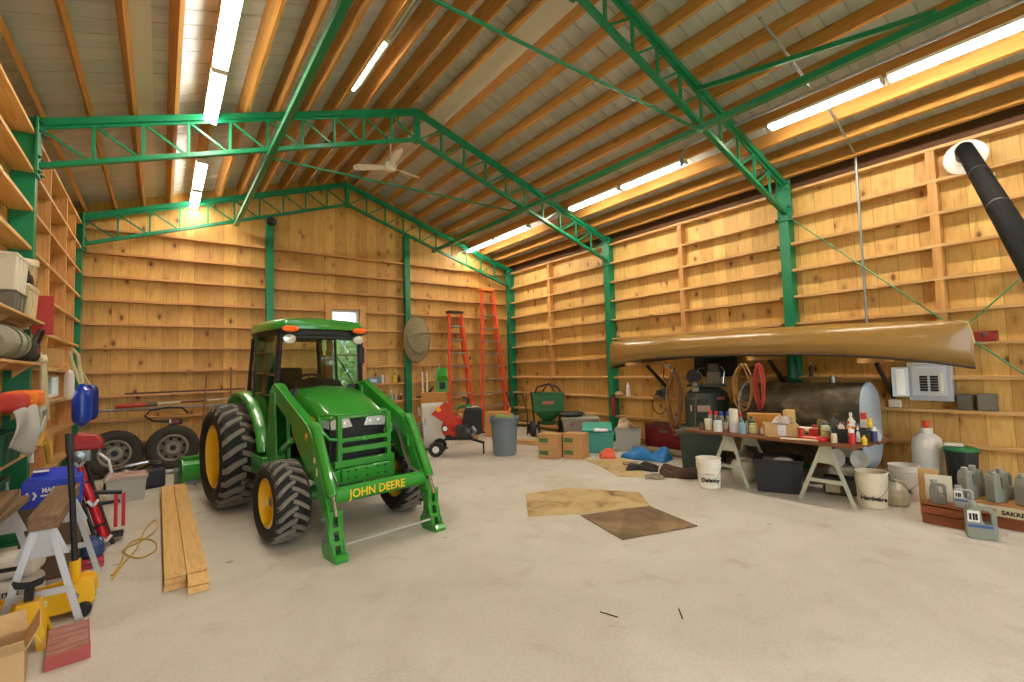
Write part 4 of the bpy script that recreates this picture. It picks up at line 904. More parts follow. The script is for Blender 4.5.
items += [
 (6.17, 2.27, .035, .1, '#d9c48a', '#c8b070', 'jar', 'straw yellow jar between the red pad and the black bin'),
 (6.24, 2.22, .03, .14, '#8e9aa6', '#cfd3d6', 'bottle', 'blue grey bottle behind the straw yellow jar'),
 (6.425, 2.06, .04, .2, '#c98a3a', '#e6e0d2', 'bottle', 'amber bottle at the back of the table behind the black bin'),
 (6.515, 2.05, .035, .16, '#e4e0d6', '#3f6fae', 'spray', 'white spray can with blue cap at the back of the table by the tank'),
 (6.0, 3.72, .035, .09, '#7d5f48', '#6d5340', 'jar', 'small brown jar at the table corner by the olive bin'),
]
for x, y, r, h, c1, c2, k, lb in items: bottle(x, y, TZ, r, h, C(c1), C(c2), lb, k, 'clutter on the work table')
bottle(6.02, 3.27, TZ+.141, .055, .16, C('#e3ddc6'), C('#d6d0b6'), 'cream canister stacked on the lilac can on the table', 'can', 'clutter on the work table')
for k, (c1, c2) in enumerate((('#c23a3a', '#d43a40'), ('#c23a3a', '#c93540'), ('#33458f', '#2f48a8'), ('#33458f', '#3b55b4'), ('#2a3a78', '#2c3f92'), ('#a93040', '#c43a48'))):
    bottle(6.36+.015*(k % 2), 3.8-.085*k, TZ, .032, .22, C('#9b9a92'), C(c2), ('red' if k in (0, 1, 5) else 'blue')+' capped spray can, '+['at the green bin end', 'second from the green bin end', 'third from the green bin end', 'fourth from the green bin end', 'fifth from the green bin end', 'at the stacked cans end'][k]+' of the row', 'spray', 'row of capped spray cans on the table')
carton(6.12, 2.74, .36, .22, .15, 'small open topped brown carton with white label on the table', TZ, face(6.12, 2.74)+.15, CARD2, band=mat('#d8d4dc', .7, 0, .1, 40), bz=(.05, .95), bx=(-.12, .12))
carton(6.44, 3.08, .4, .18, .22, 'orange brown carton at the back of the table behind the small carton', TZ, face(6.4, 3), mat('#c48a3c', .8, 0, .1))
cloth('plastic_bag', 'crinkled clear bag of hardware lying on the small carton', 'bag', 6.12, 2.72, TZ+.153, .26, .18, .09, mat('#b7a79c', .3, 0, .2, 30), 21, .3)
tag(MB().tube([(0, -.12, .045), (0, .12, .045)], .045, 16).build('paper_roll', C('#e6dac6')), 'cream paper roll lying behind the small carton on the table', 'paper roll', None, None, (6.42, 2.63, TZ), .1)
o = tag(MB().box((0, 0, .14), (.14, .12, .28), (0, 0, .2)).build('foam_block', C('#dcb874', .8), bev=.01), 'pale yellow foam block standing behind the clutter on the table', 'foam block', None, None, (6.5, 2.79, TZ))
cloth('rag', 'heap of dark grey and brown rags at the back of the table', 'rag', 6.47, 2.2, TZ, .14, .2, .24, mat('#55544f', .9, 0, .35, 18), 31, .2)
cloth('rag', 'tan rag lying over the back of the table near the foam block', 'rag', 6.5, 2.42, TZ, .1, .1, .2, mat('#8a7350', .9, 0, .25, 18), 35, .2)
o = thing('kneeling_pad', 'flat red pad lying at the near edge of the table beside the black bin', 'pad', (6.0, 2.32, TZ), -.1); MB().box((0, 0, .017), (.2, .3, .034)).build('foam', C('#b9281f', .6), o, bev=.008); MB().box((-.06, .02, .0365), (.02, .14, .005)).build('grip_slot', C('#e8e4da'), o)
tag(MB().bar((0, -.2, .012), (0, .2, .012), .03, .018).build('wood_stir_stick', C('#e6d6b0', .7), bev=.004), 'pale wooden stir stick lying across the table edge', 'stick', None, None, (5.87, 2.42, TZ), .2)
tote(6.12, 2.0, .34, .22, .15, mat('#23272c', .5, 0, .08), 'small black plastic bin packed with tubes on the table corner', TZ, face(6.12, 2.0), nm='parts_bin', cat='bin')
for k in range(7):
    a = k*.9; cc = ['#d8453c', '#e8e4dc', '#dfae34', '#e8e4dc', '#c9963a', '#d7d2c4', '#e2c33c'][k]
    bottle(6.12+.07*math.cos(a), 2.0+.09*math.sin(a*1.7), TZ+.016, .024, .17+.02*(k % 3), C(cc), C(['#e9e4dc', '#c8383c', '#b9302a', '#d9b23a', '#e9e4dc', '#4a4a86', '#e9e4dc'][k]), ['red tube with white cap', 'white tube with red cap', 'yellow tube with red cap', 'white tube with yellow cap', 'tan tube with white cap', 'cream tube with purple cap', 'bright yellow tube with white cap'][k]+' standing in the small black bin', 'bottle', 'tubes in the small black bin')
tag(MB().tube([(0, -.06, .012), (0, .06, .012)], .012, 8).build('brush_handle', C('#c79a4a')), 'short amber tool handle lying by the pale stir stick on the table', 'handle', None, None, (5.9, 2.72, TZ), .5)
for k, (x, y, a, l_) in enumerate(((2.31, 2.15, -1.3, .06), (2.67, 1.865, .75, .06))):
    tag(MB().tube([(-l_, 0, .004), (l_, .004, .005)], .004, 6).build('twig', mat('#4a3b2a', .8, 0, .2)), ['thin dark twig on the open concrete, farther from the table', 'thin dark twig on the open concrete, closer to the table'][k], 'twig', None, None, (x, y, 0), a)
# under and beside the table
tote(6.14, 2.8, .52, .42, .4, mat('#1d2126', .5, 0, .1), 'large black open tote on the floor under the work table', 0, face(6.1, 2.8))
tag(MB().lathe([(0, .0), (.1, .0), (.11, .012), (.06, .03), (0, .03)], n=20).build('plate', C('#d9d6d0')), 'pale plastic lid lying on papers inside the large black tote', 'lid', None, None, (6.1, 2.72, .375), 0)
tag(MB().box((0, 0, .18), (.3, .26, .36)).build('paper_bundle', C('#8d8676', .9), bev=.01), 'bundle of papers filling the large black tote', 'paper bundle', None, None, (6.15, 2.82, .013), face(6.1, 2.8))
def propane(x, y, r, h, label, m, capm, z=0):
    o = thing('propane_tank', label, 'gas cylinder', (x, y, z), face(x, y))
    MB().lathe([(r*.72, 0), (r*.72, h*.07), (r*.6, h*.08), (r*.85, h*.12), (r, h*.22), (r, h*.62), (r*.86, h*.76), (r*.5, h*.82), (0, h*.83)], n=28).build('tank', m, o)
    MB().lathe([(r*.4, h*.78), (r*.4, h*.9), (r*.36, h*.9), (r*.36, h*.78)], n=20).build('collar', m, o)
    MB().lathe([(0, h*.82), (.025, h*.82), (.025, h*.92), (.035, h*.93), (.035, h), (0, h)], n=14).build('valve', capm, o)
    return o
propane(6.26, 3.3, .15, .36, 'small white gas cylinder standing under the sawhorse by the lettered bucket', BKT, STEEL)
o = thing('propane_heater', 'grey portable heater with two round burners under the table behind the sawhorse', 'heater', (6.42, 2.24, 0), face(6.3, 2.16))
MB().b2((-.16, -.1, .02), (.16, .12, .2)).build('engine_block', mat('#4c4a44', .6, .3, .2), o, bev=.015); MB().b2((-.14, -.108, .04), (-.0, -.1, .17)).build('panel', mat('#a59a80', .6, 0, .1), o)
MB().lathe([(0, 0), (.14, .01), (.15, .06), (.12, .1), (0, .1)], (.03, -.02, .24), 20, 'z', 1, .7).build('fuel_can', C('#b5b3a8'), o)
for x in (-.02, .2): MB().lathe([(.02, 0), (.085, .03), (.09, .05), (.08, .05), (0, .03)], (x, -.06, .44), 20, '-y', 1, 1.2).build('burner', C('#b9b7ad'), o)
MB().tube([(-.02, -.03, .3), (-.02, -.03, .44)], .015, 6).tube([(.2, -.03, .28), (.2, -.03, .44)], .015, 6).build('burner_stem', STEEL, o)
bucket(5.66, 3.44, 'white plastic bucket with scrawled black lettering in front of the table', .15, .37, word='Delawy', ws=.07, extra='~~~~~~')
bucket(6.16, 1.85, 'cream plastic bucket lettered Hardware at the foot of the sawhorse', .148, .375, mat('#dcd2ba', .45, 0, .05), word='Hardware', ws=.055)
bucket(6.74, 1.71, 'white ribbed bucket with a black label behind the translucent jug', .142, .38, mat('#dcd8cf', .45, 0, .05), word='DIAL', ws=.05)
o = thing('water_jug', 'round translucent plastic jug on the floor between two buckets', 'jug', (6.41, 1.71, 0), face(6.36, 1.5))
JUG = mat('#c9c5b2', .35, 0, .08, alpha=.85)
MB().lathe([(0, 0), (.1, .0), (.115, .02), (.12, .1), (.1, .17), (.05, .225), (.025, .24), (.025, .265), (0, .265)], n=22).build('body', JUG, o); MB().tube([(.02, 0, .25), (.08, 0, .24), (.1, 0, .19), (.085, 0, .16)], .012, 8).build('handle', JUG, o)
propane(7.38, 1.63, .15, .82, 'tall white gas cylinder with orange capped valve by the plank wall', mat('#eae6de', .4, 0, .05), mat('#e2491f', .4, 0, .05))
o = thing('trash_bin', 'black round bin with green lid between gas cylinder and oil jugs', 'bin', (7.25, 1.31, 0), face(7.28, 1.24))
MB().lathe([(0, 0), (.12, 0), (.142, .5), (.152, .5), (.152, .53), (.135, .53), (.115, .02), (0, .02)], n=28).build('body', mat('#1f2423', .5, 0, .08), o); MB().lathe([(.16, .525), (.16, .55), (.12, .565), (0, .57)], n=28).build('lid', mat('#2f7d4c', .45, 0, .06), o)
tag(MB().box((0, 0, .0175), (.16, .1, .035)).build('sponge', C('#dcd8c8', .8), bev=.01), 'small cream block lying on the green bin lid', 'block', None, None, (7.2, 1.36, .571), face(7.2, 1.3))
tag(MB().box((0, 0, .14), (.1, .03, .28)).build('board_offcut', C('#d9dde2', .7), bev=.003), 'pale grey board offcut standing beside the ribbed bucket', 'board', None, None, (6.85, 1.42, 0), face(6.8, 1.4))
# low crate, plank shelf and oil jugs
CR = board_mat('crate_wood', 1, ('#6e3a1c', '#8a4a24', '#9c5a30'))
o = thing('wooden_crate', 'low reddish wooden crate holding two oil bottles by the green lidded bin', 'crate', (6.0, 1.14, 0), 0)
for z in (.0, .095): [MB().b2((x_, -.24, z+.003), (x_+.02, .24, z+.088)).build('slat', CR, o, bev=.002) for x_ in (-.11, .09)]
MB().b2((-.11, -.24, .166), (.11, .24, .184)).build('top_board', CR, o, bev=.002); [MB().b2((-.09, y_, 0), (.09, y_+.02, .166)).build('end_board', CR, o) for y_ in (-.24, .22)]
o = thing('plank_shelf', 'low plank shelf carrying paired grey oil jugs, beside the reddish crate', 'shelf', (6.36, .82, 0), 0)
MB().b2((-.17, -.5, .2), (.22, .36, .222)).build('top_board', board_mat('shelf_plank', 1, ('#a8763e', '#c08c50', '#cf9e62')), o, bev=.002)
MB().b2((-.16, -.5, 0), (-.14, .36, .11)).build('front_board', CR, o); [MB().b2((-.18, y_, 0), (.2, y_+.03, .2)).build('end_board', CR, o) for y_ in (.33, -.5)]
sg = MB().b2((-.2, -.5, .115), (-.185, .3, .185)).build('sign_board', C('#c9bd94', .6), o); MB().b2((-.185, -.5, .115), (-.16, -.46, .2)).build('bracket', CR, o)
text('SAKRETE', .052, INK, sg, (-.2012, -.05, .15), (PI/2, 0, -PI/2), ext=.0008, bold=.002)
GJ = mat('#8b8f84', .42, .1, .06)
def oiljug(x, y, z, label, rz, h=.3, w=.2, d=.11, front=False, group='grey oil jugs', m=GJ, lab=True):
    o = thing('oil_jug', label, 'oil jug', (x, y, z), rz, group)
    W, D = w/2, d/2
    # outline in local x,z with a handle hole on one side
    b = MB()
    b.prism([(-W, .012), (-W+.012, 0), (W-.012, 0), (W, .012), (W, h*.42), (W*.15, h*.42), (W*.05, h*.52), (-W*.05, h*.86), (-W*.42, h*.92), (-W*.8, h*.86), (-W, h*.66)], -D, D, 'y')
    b.build('body', m, o, bev=.012, seg=2)
    MB().prism([(W*.62, h*.41), (W, h*.41), (W, h*.76), (W*.7, h*.86), (-W*.1, h*.86), (-W*.1, h*.78), (W*.5, h*.76), (W*.62, h*.68)], -D*.5, D*.5, 'y').build('handle', m, o, bev=.008)
    MB().lathe([(.026, h*.9), (.026, h*1.0), (0, h*1.0)], (-W*.45, 0, 0), 14).build('cap', mat('#9a9d96', .4, .2, .04), o)
    if lab:
        MB().b2((-W*.9, -D-.0012, h*.47), (-W*.12, -D, h*.78)).build('label', mat('#e8e6e0', .5, 0, .02), o)
        text('1', h*.26, INK, o, (-W*.5, -D-.0016, h*.6), (PI/2, 0, 0), ext=.0006, bold=.003, name='numeral')
        for s in (-1, 1): MB().b2((-W*.5+s*W*.2-W*.1, -D-.002, h*.52), (-W*.5+s*W*.2+W*.06, -D-.001, h*.7)).build('label_block', INK, o)
        MB().b2((-W*.9, -D-.0012, h*.32), (W*.7, -D, h*.4)).build('blue_stripe', mat('#3a5f9e', .5, 0, .1), o)
    return o
RZ = face(6.2, .9)
oiljug(5.76, .95, 0, 'grey oil jug with white numeral label on the floor in front of the plank shelf', RZ+.15, .31, .2, .12)
ol = ['first pair from the crate, front one', 'first pair from the crate, rear one', 'second pair from the crate, front one', 'second pair from the crate, rear one', 'third pair from the crate, front one', 'third pair from the crate, rear one']
for k in range(6):
    px_ = 6.27 if k % 2 == 0 else 6.43; py_ = 1.1-.19*(k//2)+(-.03 if k % 2 else 0)
    oiljug(px_, py_, .2225, 'grey oil jug on the plank shelf, '+ol[k], RZ+.9, .29, .14, .09, lab=False)
oiljug(5.99, 1.27, .1845, 'grey oil bottle with black label on the crate, beside the card sheet', RZ, .22, .12, .08, m=mat('#77766f', .45, .1, .08), lab=False)
oiljug(5.98, 1.09, .1845, 'silver oil bottle with white numeral label on the crate', RZ+.1, .2, .14, .08, m=mat('#a5a49e', .4, .2, .06))
tag(MB().b2((-.1, -.006, 0), (.1, .006, .42)).build('card_sheet', C('#dcd6c2', .8)), 'white printed card standing behind the oil bottles on the crate', 'card', None, None, (6.17, 1.3, 0), RZ)
tag(MB().b2((-.1, -.02, 0), (.06, .02, .46)).build('cardboard_piece', CARD2), 'brown cardboard piece standing behind the white printed card', 'cardboard', None, None, (6.21, 1.36, 0), RZ)
# ------------------------------------------------------------------ totes, boxes and tarps along the right wall
tote(6.62, 4.14, .6, .36, .55, mat('#3f4a40', .55, 0, .08), 'dark olive bin with lid in front of the compressor', 0, face(6.6, 4.1), lid=mat('#4a5549', .55, 0, .08))
tag(MB().lathe([(0, 0), (.035, 0), (.03, .012), (0, .014)], (0, 0, 0), 14, '-y').build('badge', C('#d8d6cf')), 'round white knob on the face of the dark olive bin', 'knob') if False else None
o = thing('tool_chest', 'dark red metal chest against the wall beside the hanging brown hose', 'tool chest', (7.4, 5.2, 0), -PI/2)
DR = mat('#7c1f20', .4, .1, .1)
MB().b2((-.42, -.2, .06), (.42, .2, .44)).build('body', DR, o, bev=.008); MB().b2((-.43, -.21, .44), (.43, .2, .5)).build('lid', mat('#5a2a24', .5, 0, .1), o, bev=.008); MB().b2((-.1, -.215, .36), (.1, -.2, .4)).build('handle', STEEL, o)
for x in (-.36, .36): MB().b2((x-.03, -.18, 0), (x+.03, .18, .06)).build('foot', BLK, o)
MB().b2((-.45, -.03, .0), (-.425, .2, .52)).build('side_board', M_GX, o)
bottle(7.38, 5.1, .501, .055, .14, C('#e2ded2'), C('#d9d4c6'), 'small white pail on the dark red chest', 'cup')
t_ = tote(6.5, 6.12, .52, .36, .37, mat('#3d9486', .45, 0, .08), 'teal plastic tote with its lid half off beside the brown cartons', 0, face(6.5, 6.1))
ld = MB().box((0, 0, 0), (.54, .38, .03), (.28, 0, 0)).build('lid', mat('#49a392', .45, 0, .08), t_, bev=.008); ld.location = (-.03, .06, .45)
cloth('paper_scraps', 'crumpled white papers poking out of the teal tote', 'paper', 6.45, 6.02, .385, .26, .1, .07, C('#dfe0dc', .8), 41, face(6.5, 6.1))
CLR = mat('#c3c3b8', .35, 0, .1, 8, alpha=.72)
tote(6.98, 5.84, .46, .36, .4, CLR, 'milky clear plastic tote topped with a beige cloth', 0, face(6.98, 5.84))
cloth('cloth_heap', 'yellow cloth showing through the milky clear tote', 'cloth', 6.98, 5.84, .014, .3, .2, .26, C('#d9c070', .9), 44, face(7, 5.8))
cloth('cloth', 'beige cloth heaped on top of the milky clear tote', 'cloth', 6.94, 5.88, .402, .28, .22, .2, mat('#c3b08f', .9, 0, .15, 14), 47, .4)
gt = tote(7.05, 7.15, .72, .42, .5, mat('#8f8a80', .5, 0, .1), 'big grey tote by the column at the canoe tip', 0, face(7.05, 7.15), lid=mat('#9a958b', .5, 0, .1))
for x, cc in ((-.18, '#b03a6a'), (.0, '#c9a64a'), (.18, '#dfe4e8')): MB().b2((x-.025, -.2075, .36), (x+.025, -.2005, .42)).build('sticker', C(cc), gt)
o = thing('tire_lid', 'round black lid resting on the big grey tote', 'lid', (6.93, 7.28, .541), 0); MB().lathe([(0, 0), (.22, 0), (.25, .03), (.25, .07), (.23, .09), (0, .1)], n=28).build('disc', mat('#26282a', .5, 0, .1), o); MB().lathe([(.252, .04), (.262, .045), (.262, .065), (.252, .07)], n=28).build('rim', mat('#3a3c3e', .5, 0, .1), o)
GLB = mat('#4f6f44', .6, 0, .25, 30)
RB = face(5.6, 6.1)-.42
for (x, y, nm) in ((5.52, 6.34, 'trash can side'), (5.83, 6.04, 'teal tote side')):
    for z, w2 in ((0, 'lower'), (.212, 'upper')):
        carton(x, y, .37, .3, .21, w2+' brown carton with green print in the stack on the '+nm, z, RB, CARD, band=GLB, bz=(.3, .66), bx=(-.44, .02))
cloth('tarp', 'bright blue crumpled tarp on the floor in front of the red chest', 'tarp', 6.58, 5.12, .0, .8, .38, .2, mat('#2477bd', .45, 0, .15, 8), 52, R(-80), 26)
tag(MB().tube([(-.46, 0, .06), (0, .02, .062), (.42, 0, .06)], [.055, .06, .055], 14).build('rolled_mat', mat('#a2977a', .9, 0, .15)), 'rolled beige mat lying across the blue tarp', 'mat', None, None, (7.03, 5.08, .0), R(-90))
cloth('safety_vest', 'coral orange vest crumpled at the end of the blue tarp', 'vest', 6.16, 5.62, .0045, .26, .2, .15, mat('#e2664a', .7, 0, .15), 55, R(-40))
cloth('canvas_sheet', 'tan canvas folded under the coral orange vest', 'canvas', 6.02, 5.0, .0045, .26, .18, .05, mat('#9f8a68', .9, 0, .15), 56, R(-40))
cloth('jacket', 'dark brown work jacket spread on the floor beside the lettered bucket', 'jacket', 5.98, 4.02, .0, .66, .46, .14, mat('#4b382a', .9, 0, .25, 12), 57, R(-50), 24)
cloth('jacket', 'black jacket crumpled next to the brown jacket on the floor', 'jacket', 5.9, 4.68, .0045, .46, .36, .09, mat('#27231f', .9, 0, .25, 12), 61, R(-58), 24)
cloth('floor_mat', 'grey beige cloth lining showing between the dark jackets', 'cloth', 5.55, 4.2, .0045, .26, .24, .05, mat('#8d806a', .9, 0, .2, 12), 63, R(-50))
# flat sheets and lumber lying on the floor
t = NT('stained_cardboard', .8); n = t.noise(t.mapv((1, 1, 1)), 3.2, 6, .8); c = t.ramp(n, [(.42, '#c2a878'), (.58, '#b0945f'), (.7, '#7b6039')]); t.lk(c, t.b.inputs['Base Color']); STC = t.m
t = NT('soaked_cardboard', .75); n = t.noise(t.mapv((1, 1, 1)), 2.6, 6, 1); c = t.ramp(n, [(.3, '#5e4a2f'), (.5, '#7a6142'), (.68, '#9a7f57')]); t.lk(c, t.b.inputs['Base Color']); SOK = t.m
def sheet(label, pts, z, m, th=.006):
    cx = sum(p[0] for p in pts)/len(pts); cy = sum(p[1] for p in pts)/len(pts)
    o = MB().prism([(p[0]-cx, p[1]-cy) for p in pts], 0, th, 'z').build('cardboard_sheet', m); return tag(o, label, 'cardboard sheet', None, None, (cx, cy, z))
sheet('flattened tan cardboard sheet with dark stains on the open concrete', [(3.155, 4.04), (3.69, 4.76), (4.3, 4.62), (4.78, 3.86), (4.42, 3.42), (3.7, 3.72)], .0, STC)
sheet('dark oil soaked cardboard sheet overlapping the tan one', [(3.6, 3.69), (4.39, 3.41), (4.2, 2.7), (3.38, 2.94)], .0065, SOK)
sheet('large brown cardboard sheet lying on the floor in front of the totes', [(5.75, 5.75), (6.3, 5.5), (6.15, 4.95), (5.5, 4.3), (5.25, 4.6), (5.55, 5.2)], .0, STC, .004)
o = thing('lumber_stack', 'short stack of pale boards on the floor behind the brown cartons', 'lumber stack', (6.3, 7.35, 0), R(28))
for k, (x, z) in enumerate(((0, 0), (.15, 0), (.02, .04), (.17, .04))): MB().b2((x-.07, -1.1+.05*k, z+.001), (x+.07, 1.0-.03*k, z+.038)).build('board', M_G, o, bev=.002)
# green seed spreader
o = thing('seed_spreader', 'green hopper spreader with black frame by the plank wall', 'spreader', (7.1, 8.25, 0), face(7, 8.3)+.1); o.scale = (1.12, 1.12, 1.08)
GS = mat('#1c5c2e', .45, 0, .12)
MB().loft([[(-.1, -.1, .34), (.1, -.1, .34), (.1, .1, .34), (-.1, .1, .34)], [(-.3, -.24, .55), (.3, -.24, .55), (.3, .24, .55), (-.3, .24, .55)], [(-.32, -.26, .9), (.32, -.26, .9), (.32, .26, .9), (-.32, .26, .9)]]).build('hopper', GS, o, bev=.012)
MB().b2((-.33, -.27, .9), (.33, .27, .93)).build('hopper_lid', GS, o, bev=.01); MB().b2((-.12, -.262, .7), (.1, -.25, .76)).build('logo_plate', mat('#a5583c', .5, 0, .2), o)
MB().lathe([(0, .26), (.16, .26), (.2, .3), (.2, .32), (0, .32)], n=22).build('spinner', GS, o)
for s in (-1, 1):
    MB().lathe([(.06, -.04), (.15, -.05), (.17, -.03), (.17, .03), (.15, .05), (.06, .04)], (s*.3, .05, .17), 22, 'x').build('wheel', BLK, o)
    MB().tube([(s*.2, -.2, 0), (s*.2, -.2, .35), (s*.25, .05, .17), (s*.28, .2, .5), (s*.3, .2, .9)], .018, 8).build('frame_tube', BLK, o)
MB().tube([(-.25, -.1, .93), (-.2, -.05, 1.05), (0, 0, 1.1), (.2, -.05, 1.05), (.28, -.1, .93)], .02, 8).tube([(-.1, .0, .93), (.05, .02, 1.14), (.15, 0, .95)], .018, 8).build('handle_hose', BLK, o)
o = thing('hand_truck', 'dark green tubular cart frame leaning in the corner beside the spreader', 'cart', (6.95, 9.15, 0), face(7, 9))
MB().tube([(-.2, -.25, 0), (-.22, 0, .5), (-.1, .2, .95), (.1, .2, .95), (.22, 0, .5), (.2, -.25, 0)], .018, 8).tube([(-.21, -.1, .3), (.21, -.1, .3)], .014, 6).tube([(-.22, 0, .5), (.22, 0, .5)], .014, 6).tube([(-.3, .25, 1.0), (-.05, -.15, .25)], .02, 8).build('frame', mat('#1e3b2a', .5, 0, .1), o)
for s in (-1, 1): MB().lathe([(.05, -.03), (.11, -.035), (.12, 0), (.11, .035), (.05, .03)], (s*.26, -.02, .12), 20, 'x').build('wheel', BLK, o)
# ------------------------------------------------------------------ things along the gable wall
o = thing('ceiling_fan', 'white three bladed ceiling fan hanging below the ridge', 'ceiling fan', (3.25, 7.85, 5.26), R(20))
FW = mat('#ece6da', .4, 0, .03)
MB().lathe([(0, -.1), (.06, -.1), (.1, -.06), (.11, 0), (.09, .05), (.03, .08), (0, .08)], n=24).build('motor_housing', FW, o)
MB().tube([(0, 0, .07), (0, 0, ZR-5.26-.14)], .014, 10).build('down_rod', FW, o); MB().lathe([(.02, -.1), (.06, -.05), (.065, 0), (0, 0)], (0, 0, ZR-5.26-.04), 18).build('canopy', FW, o)
for k in range(3):
    a = 2*PI*k/3; b = MB()
    b.loft([[(r_, -w_, z_-.02), (r_, w_, z_+.02), (r_, w_, z_+.028), (r_, -w_, z_-.012)] for r_, w_, z_ in ((.1, .03, -.03), (.18, .045, -.02), (.3, .07, -.01), (.6, .075, .0), (.66, .055, .0), (.68, .02, 0))])
    b.xf(Matrix.Rotation(a, 4, 'Z')).build('blade', FW, o)
o = thing('flood_lamp', 'small black flood lamp on the gable column above the tractor', 'lamp', (1.72, 10.2, 4.62), 0)
MB().lathe([(.03, .1), (.05, .06), (.09, 0), (.095, -.02), (.08, -.02), (0, .03)], (0, 0, 0), 18, 'y').build('shade', BLK, o); MB().tube([(0, .05, 0), (0, .12, .08)], .012, 6).b2((-.05, .11, .02), (.05, .14, .16)).build('bracket', BLK, o)
# step ladders leaning on the gable wall
ORL = mat('#d9481f', .45, 0, .08); ORL.name = 'fibreglass_orange'
def ladder(label, x, y, h, wt, wb, n, capm, lean=.28):
    o = thing('step_ladder', label, 'ladder', (x, y, 0), 0, 'orange step ladders')
    F_ = lambda s, t, b=0: (s*(wb+(wt-wb)*t)/2, lean*t*1.0+b, t*h)
    for s in (-1, 1):
        MB().bar(F_(s, 0), F_(s, 1), .075, .03, (0, 1, 0)).build('side_rail', ORL, o, bev=.004)
        MB().bar((s*(wb-.1)/2, .09, .02), (s*(wt-.06)/2, lean+.07, h*.97), .05, .025, (0, 1, 0)).build('rear_rail', ORL, o, bev=.003)
        MB().b2((s*wb/2-.05, -.05, 0), (s*wb/2+.05, .06, .03)).build('rubber_foot', BLK, o)
    for k in range(1, n):
        t_ = k/n; w_ = (wb+(wt-wb)*t_)/2-.02; MB().b2((-w_, lean*t_-.045, t_*h-.014), (w_, lean*t_+.045, t_*h+.014)).build('step', GALV, o, bev=.003)
    for k in range(1, n, 2):
        t_ = k/n; w_ = (wb-.1+(wt-.06-wb+.1)*t_)/2; MB().tube([(-w_, .09+(lean-.02)*t_, t_*h), (w_, .09+(lean-.02)*t_, t_*h)], .011, 6).build('rear_brace', GALV, o)
    MB().b2((-wt/2-.03, lean-.07, h), (wt/2+.03, lean+.13, h+.06)).build('top_cap', capm, o, bev=.012)
    return o
ladder('shorter orange step ladder with black top cap leaning on the gable wall', 5.86, 9.92, 2.98, .34, .72, 9, mat('#2b2523', .5, 0, .1))
ladder('tall orange step ladder with orange top cap in the corner by the corner column', 6.82, 9.9, 3.6, .34, .86, 11, mat('#e2752a', .45, 0, .05))
# oval mesh hoop
o = thing('landing_net', 'oval wooden hoop with beige mesh pouch hanging on the gable column', 'mesh hoop', (4.8, 10.2, 2.32), 0)
el = [(.33*math.sin(a), .02*math.cos(2*a), .54*math.cos(a)) for a in [2*PI*k/40 for k in range(40)]]
MB().tube(el, .016, 8, True).build('hoop', mat('#8d7350', .5, 0, .1), o)
t = NT('net_mesh', .9); wv = t.N.new('ShaderNodeTexVoronoi'); wv.inputs['Scale'].default_value = 60; t.lk(t.mapv((1, 1, 1)), wv.inputs['Vector'])
t.lk(t.ramp(wv.outputs['Distance'], [(.2, '#aa9f82'), (.6, '#7f7559')]), t.b.inputs['Base Color']); t.bump(wv.outputs['Distance'], .6, .01)
MB().grid(lambda u, v: (.32*v*math.cos(2*PI*u), -.1*(1-v**2)-.02, .53*v*math.sin(2*PI*u)), 32, 10).build('mesh', t.m, o, sharp=80)
def flap(u, v):
    a = PI+PI*u; return (.3*math.cos(a)*(.15+.85*v), -.13-.05*math.sin(PI*u)*(1-v)+.03*v, .12-.1*(1-v)*0+(.5*math.sin(a))*(.1+.88*v)+.03*math.sin(6*u))
MB().grid(flap, 24, 6).build('pouch', t.m, o, thick=.006, sharp=80)
MB().tube([(-.29, -.12, .05), (-.15, -.16, .12), (.05, -.17, .15), (.22, -.15, .17), (.3, -.1, .14)], .012, 6).build('hanging_band', mat('#a3936f', .8, 0, .1), o)
